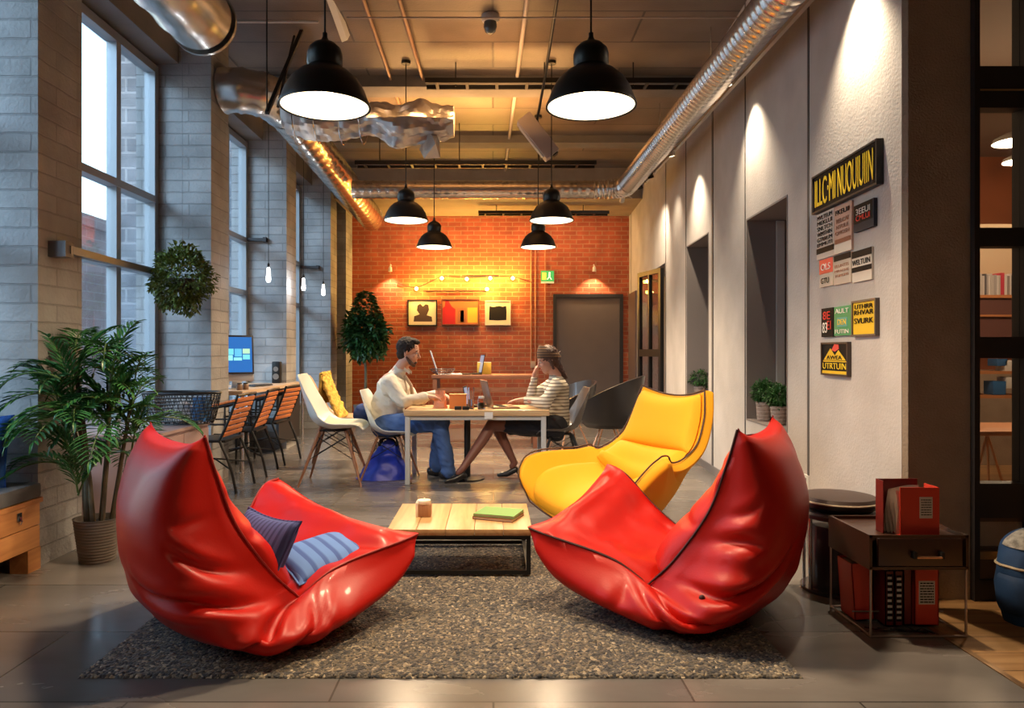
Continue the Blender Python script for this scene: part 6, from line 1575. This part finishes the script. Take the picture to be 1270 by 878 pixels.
# denim jacket bundle behind the man
c = V(450, 512, 7.05)
jb = fuse('folded_jacket', [(c + Vector((-.02, 0, -.05)), .07, c + Vector((.08, .02, .02)), .08)], [(c, .09, (1, 1, 1.1), Matrix.Identity(3))], M_jeans_d, None, .009, 3, extra=folds)
tag(jb, 'bundled dark denim jacket behind the man\'s back on the white chairs', 'jacket')

# ---------------- rear work table with open laptops
RY = 8.9
RX_0, RX_1 = (535 - CX) * RY / F, (668 - CX) * RY / F; rz_ = H + (CY - 463) * RY / F
rz_ = .90
t = thing('high_table', 'dark reddish wooden table behind the pair, carrying an upright white laptop', 'table', ((RX_0 + RX_1) / 2, RY + .3, 0))
M_rt = mat('red_brown_wood', (.20, .075, .04), .5, var=.2)
b = MB(); b.bb(RX_0, RX_1, RY, RY + .6, rz_ - .04, rz_, .003); b.build('table_top', M_rt, t, world=True, angle=30)
for x in (RX_0 + .04, RX_1 - .04):
    for y in (RY + .04, RY + .56): b = MB(); b.bb(x - .025, x + .025, y - .025, y + .025, 0, rz_ - .04); b.build('leg', M_rt, t, world=True, smooth=False)
b = MB(); b.bb(RX_0 + .07, RX_1 - .07, RY + .02, RY + .04, rz_ - .20, rz_ - .16); b.bb(RX_0 + .07, RX_1 - .07, RY + .02, RY + .04, .25, .29); b.build('stretcher', M_rt, t, world=True, smooth=False)
M_white = mat('white_lid', (.75, .74, .72), .35)
laptop('upright white laptop seen edge on, standing on the dark table behind the man', Vector((V(556, 462, RY).x, RY + .22, rz_ + .001)), R(97), M_white, M_white, .30, .30, 108)
laptop('dark laptop seen edge on before the yellow folder on the rear table', Vector((V(583, 462, RY).x, RY + .30, rz_ + .001)), R(-80), M_black_metal, M_black_metal, .30, .24, 100)
c = Vector((V(600, 460, RY).x, RY + .42, rz_))
t = thing('yellow_folder', 'mustard yellow folder standing on the rear table by the dark laptop', 'folder', c)
b = MB(); b.box(c + Vector((0, 0, .075)), (.18, .05, .15), None, .003); b.build('folder_cover', mat('mustard', (.50, .32, .04), .6), t, world=True)
b = MB(); b.box(c + Vector((0, 0, .152)), (.17, .04, .006)); b.build('papers', M_inkw, t, world=True, smooth=False)
c = Vector((V(548, 470, RY).x, RY + .12, rz_))
t = thing('wire_bowl', 'flat dark wire bowl lying on the rear table behind the man\'s hands', 'bowl', c)
b = MB()
for rr, z in ((.06, .005), (.10, .02), (.135, .045), (.155, .075)): b.tube([c + Vector((rr * math.cos(a), rr * math.sin(a), z)) for a in [2 * PI * k / 28 for k in range(28)]], .004, 5, closed=True)
for k in range(16): a = 2 * PI * k / 16; b.tube([c + Vector((rr * math.cos(a), rr * math.sin(a), z)) for rr, z in ((.02, .003), (.06, .005), (.10, .02), (.135, .045), (.155, .075))], .003, 5)
b.build('wire_mesh', M_brown, t, world=True)

# ---------------- things on the brick wall
def wall_pic(lab, x0, x1, y0, y1, mframe, mmat, shapes, fw=.02, name='framed_picture'):
    Y0 = YB - .005; a, c = W(x0, y1, Y0), W(x1, y0, Y0)
    t = thing(name, lab, 'picture', ((a.x + c.x) / 2, Y0, a.z))
    b = MB(); b.bb(a.x, c.x, Y0 - .02, Y0, a.z, c.z); b.build('print', mmat, t, world=True, smooth=False)
    b = MB(); b.bb(a.x - fw, a.x, Y0 - .035, Y0, a.z - fw, c.z + fw); b.bb(c.x, c.x + fw, Y0 - .035, Y0, a.z - fw, c.z + fw); b.bb(a.x, c.x, Y0 - .035, Y0, a.z - fw, a.z); b.bb(a.x, c.x, Y0 - .035, Y0, c.z, c.z + fw); b.build('frame', mframe, t, world=True, smooth=False)
    wd, hh = c.x - a.x, c.z - a.z
    for mm, poly in shapes:
        b = MB(); b.add([Vector((a.x + u * wd, Y0 - .0212, a.z + v * hh)) for u, v in poly], [list(range(len(poly)))]); b.build('printed_shape', mm, t, world=True, smooth=False)
M_mount = mat('cream_mount', (.60, .50, .34), .7); M_sil = mat('silhouette_brown', (.05, .022, .012), .6)
wall_pic('cream picture in a black frame with a brown silhouette, left of the three', 507, 541, 373, 403, M_black_metal, M_mount,
         [(M_sil, [(.18, .14), (.86, .14), (.84, .34), (.66, .40), (.74, .62), (.72, .82), (.62, .86), (.52, .76), (.42, .88), (.32, .80), (.30, .60), (.40, .44), (.20, .36)])])
wall_pic('open red and yellow picture panel between two framed prints', 549, 593, 372, 402, mat('frame_redbrown', (.15, .04, .02), .5), mat('panel_rust', (.42, .12, .03), .6),
         [(mat('deep_red', (.42, .01, .01), .5), [(.0, .0), (.36, .0), (.36, .62), (.26, .72), (.16, .98), (.08, .98), (.06, .72), (.0, .66)]), (mat('ochre', (.62, .34, .03), .6), [(.70, .06), (.98, .06), (.98, .68), (.70, .68)]), (mat('burnt', (.32, .10, .03), .6), [(.42, .04), (.66, .04), (.66, .66), (.42, .66)]), (mat('bright_gold', (.70, .42, .08), .6), [(.50, .08), (.60, .08), (.60, .56), (.50, .56)])])
wall_pic('pale framed print with a rough black rectangle, right of the three', 603, 632, 374, 402, mat('frame_pale', (.55, .50, .44), .5), M_mount,
         [(M_ink, [(.12, .18), (.5, .16), (.86, .18), (.87, .55), (.85, .80), (.7, .77), (.55, .81), (.3, .76), (.14, .80)])])
# exit sign: green running man pictogram
a = W(671, 349, YB - .02); c = W(687, 336, YB - .02)
t = thing('exit_sign', 'small green and yellow exit pictogram sign on the brick wall left of the brown door', 'sign', (a.x, YB - .02, a.z))
b = MB(); b.bb(a.x, c.x, YB - .03, YB - .002, a.z, c.z); b.build('sign_panel', mat('sign_green', (.04, .35, .10), .4, emis=(.05, .45, .12), estr=.5), t, world=True, smooth=False)
def sp(u, v): return Vector((a.x + (c.x - a.x) * u, YB - .0315, a.z + (c.z - a.z) * v))
b = MB(); b.add([sp(.08, .15), sp(.40, .15), sp(.40, .85), sp(.08, .85)], [(0, 1, 2, 3)]); b.build('yellow_field', mat('sign_yellow', (.7, .6, .1), .4, emis=(.8, .65, .1), estr=.5), t, world=True, smooth=False)
b = MB(); b.ball(sp(.66, .80), .018, 10, 6, (1, .1, 1)); b.add([sp(.58, .70), sp(.72, .70), sp(.72, .42), sp(.84, .20), sp(.76, .16), sp(.64, .38), sp(.52, .16), sp(.44, .20), sp(.58, .44)], [list(range(9))]); b.build('pictogram', mat('sign_white', (.8, .8, .75), .4, emis=(.8, .9, .8), estr=.6), t, world=True, smooth=False)
b = MB(); b.bb(a.x, c.x, YB - .03, YB - .002, a.z - .035, a.z - .004); b.build('sign_strip', M_inkw, t, world=True, smooth=False)
# conduits on the brick
for x, lab, r in ((658.5, 'left one of the two thin conduits down the brick wall', .012), (664, 'right one of the two thin conduits down the brick wall', .009), (676, 'single conduit running down from the exit sign', .008)):
    b = MB(); z0 = W(x, 455 if x < 670 else 400, YB).z; b.rod((W(x, 0, YB).x, YB - .02, z0), (W(x, 0, YB).x, YB - .02, 3.61), r, n=8); tag(b.build('wall_conduit', mat('conduit_rust', (.45, .20, .11), .5)), lab, 'conduit')
c = W(661, 452, YB - .02); b = MB(); b.box(c, (.09, .03, .12), None, .005); tag(b.build('junction_box', mat('box_cream', (.45, .30, .20), .5)), 'small cream junction box at the foot of the wall conduits', 'box')
# ================================================================ LIGHT, OUTSIDE, CAMERA
sc = bpy.context.scene
w = bpy.data.worlds.new('sky'); sc.world = w; w.use_nodes = True
nt = w.node_tree; bg = nt.nodes['Background']
sky = nt.nodes.new('ShaderNodeTexSky'); sky.sky_type = 'NISHITA'; sky.sun_disc = False; sky.sun_elevation = R(35); sky.sun_rotation = R(120); sky.air_density = 1.6; sky.dust_density = 3
mx = nt.nodes.new('ShaderNodeMix'); mx.data_type = 'RGBA'; mx.inputs['Factor'].default_value = .72
nt.links.new(sky.outputs[0], mx.inputs['A']); mx.inputs['B'].default_value = (.62, .82, 1.0, 1)
nt.links.new(mx.outputs['Result'], bg.inputs['Color']); bg.inputs['Strength'].default_value = 1.5
light('SUN', 'low_daylight', (-6, -6, 8), 3.8, (.55, .78, 1.0), size=R(24), target=(-6 + .62, -6 + .70, 8 - .42))
# daylight portals in each window opening
for i in range(len(FINS)):
    y0 = FINS[i] + FT; y1 = FINS[i + 1] if i + 1 < len(FINS) else YB - .55
    l = light('AREA', 'window_daylight', (XW - .1, (y0 + y1) / 2, (SILL + WTOP) / 2), 1, rot=(0, R(-90), 0), size=WTOP - SILL, sizey=y1 - y0)
    l.data.cycles.is_portal = True
# outside: pavement and neighbouring buildings
M_pav = mat('pavement', (.35, .36, .38), .9, var=.1)
gr = MB(); gr.bb(-60, XW - .35, -30, 60, -.4, -.3); tag(gr.build('floor_outside', M_pav, smooth=False), kind='structure')
M_nb = brick_mat('neighbour_brick', (.17, .18, .20), (.11, .12, .14), (.22, .23, .25), .62, .22, .02, 'BOX', bump=.6, rough=.9, var=.25)
M_nb2 = brick_mat('pale_brick', (.60, .48, .47), (.55, .44, .43), (.65, .6, .6), .5, .16, .01, 'BOX', bump=.3, rough=.9, var=.1)
def outside_building(name, label, x0, x1, y0, y1, h, m, wins):
    t = thing(name, label, 'building', ((x0 + x1) / 2, (y0 + y1) / 2, -.3))
    b = MB(); b.bb(x0, x1, y0, y1, -.3, h); b.build('wall', m, t, world=True, smooth=False)
    b = MB(); b.bb(x0 - .08, x1 + .08, y0 - .08, y1 + .08, h, h + .2); b.build('cornice', m, t, world=True, smooth=False)
    for (xa_, xb_, za, zb) in wins:
        b = MB(); b.bb(xa_, xb_, y0 - .04, y0 + .02, za, zb); wdw = b.build('window', M_window_frame, t, world=True, smooth=False)
        b = MB(); b.bb(xa_ + .08, xb_ - .08, y0 - .05, y0 - .041, za + .08, zb - .08); b.build('pane', mat('far_glass', (.25, .32, .38), .15), wdw, world=True, smooth=False)
outside_building('neighbouring_building', 'grey rough brick building seen through the tall left window', -5.55, -3.75, 10.6, 16, 9.5, M_nb, [(-4.55, -4.0, 1.0, 2.2), (-4.55, -4.0, 5.0, 6.2)])
outside_building('pale_building', 'pale pinkish brick building low behind the left window panes', -13.5, -7.2, 12.5, 24, 3.4, M_nb2, [(-8.6, -7.9, .8, 1.9), (-10.2, -9.5, .8, 1.9)])

cam = bpy.data.cameras.new('camera'); co = bpy.data.objects.new('camera', cam); col.objects.link(co)
co.location = (0, 0, H); co.rotation_euler = (R(90), 0, 0)
cam.sensor_width = 36; cam.sensor_fit = 'HORIZONTAL'; cam.lens = F / 1270 * 36
cam.shift_x = (635 - CX) / 1270; cam.shift_y = -(439 - CY) / 1270
cam.clip_start = .05; cam.clip_end = 200
sc.camera = co
vs = sc.view_settings; vs.view_transform = 'Standard'; vs.look = 'None'; vs.gamma = 1; vs.use_curve_mapping = False; vs.exposure = EXPOSURE
sc.cycles.max_bounces = 8; sc.cycles.diffuse_bounces = 4; sc.cycles.glossy_bounces = 4; sc.cycles.transmission_bounces = 8; sc.cycles.transparent_max_bounces = 12
sc.cycles.caustics_reflective = False; sc.cycles.caustics_refractive = False
sc.cycles.sample_clamp_indirect = 4; sc.cycles.sample_clamp_direct = 0
sc.cycles.use_denoising = True
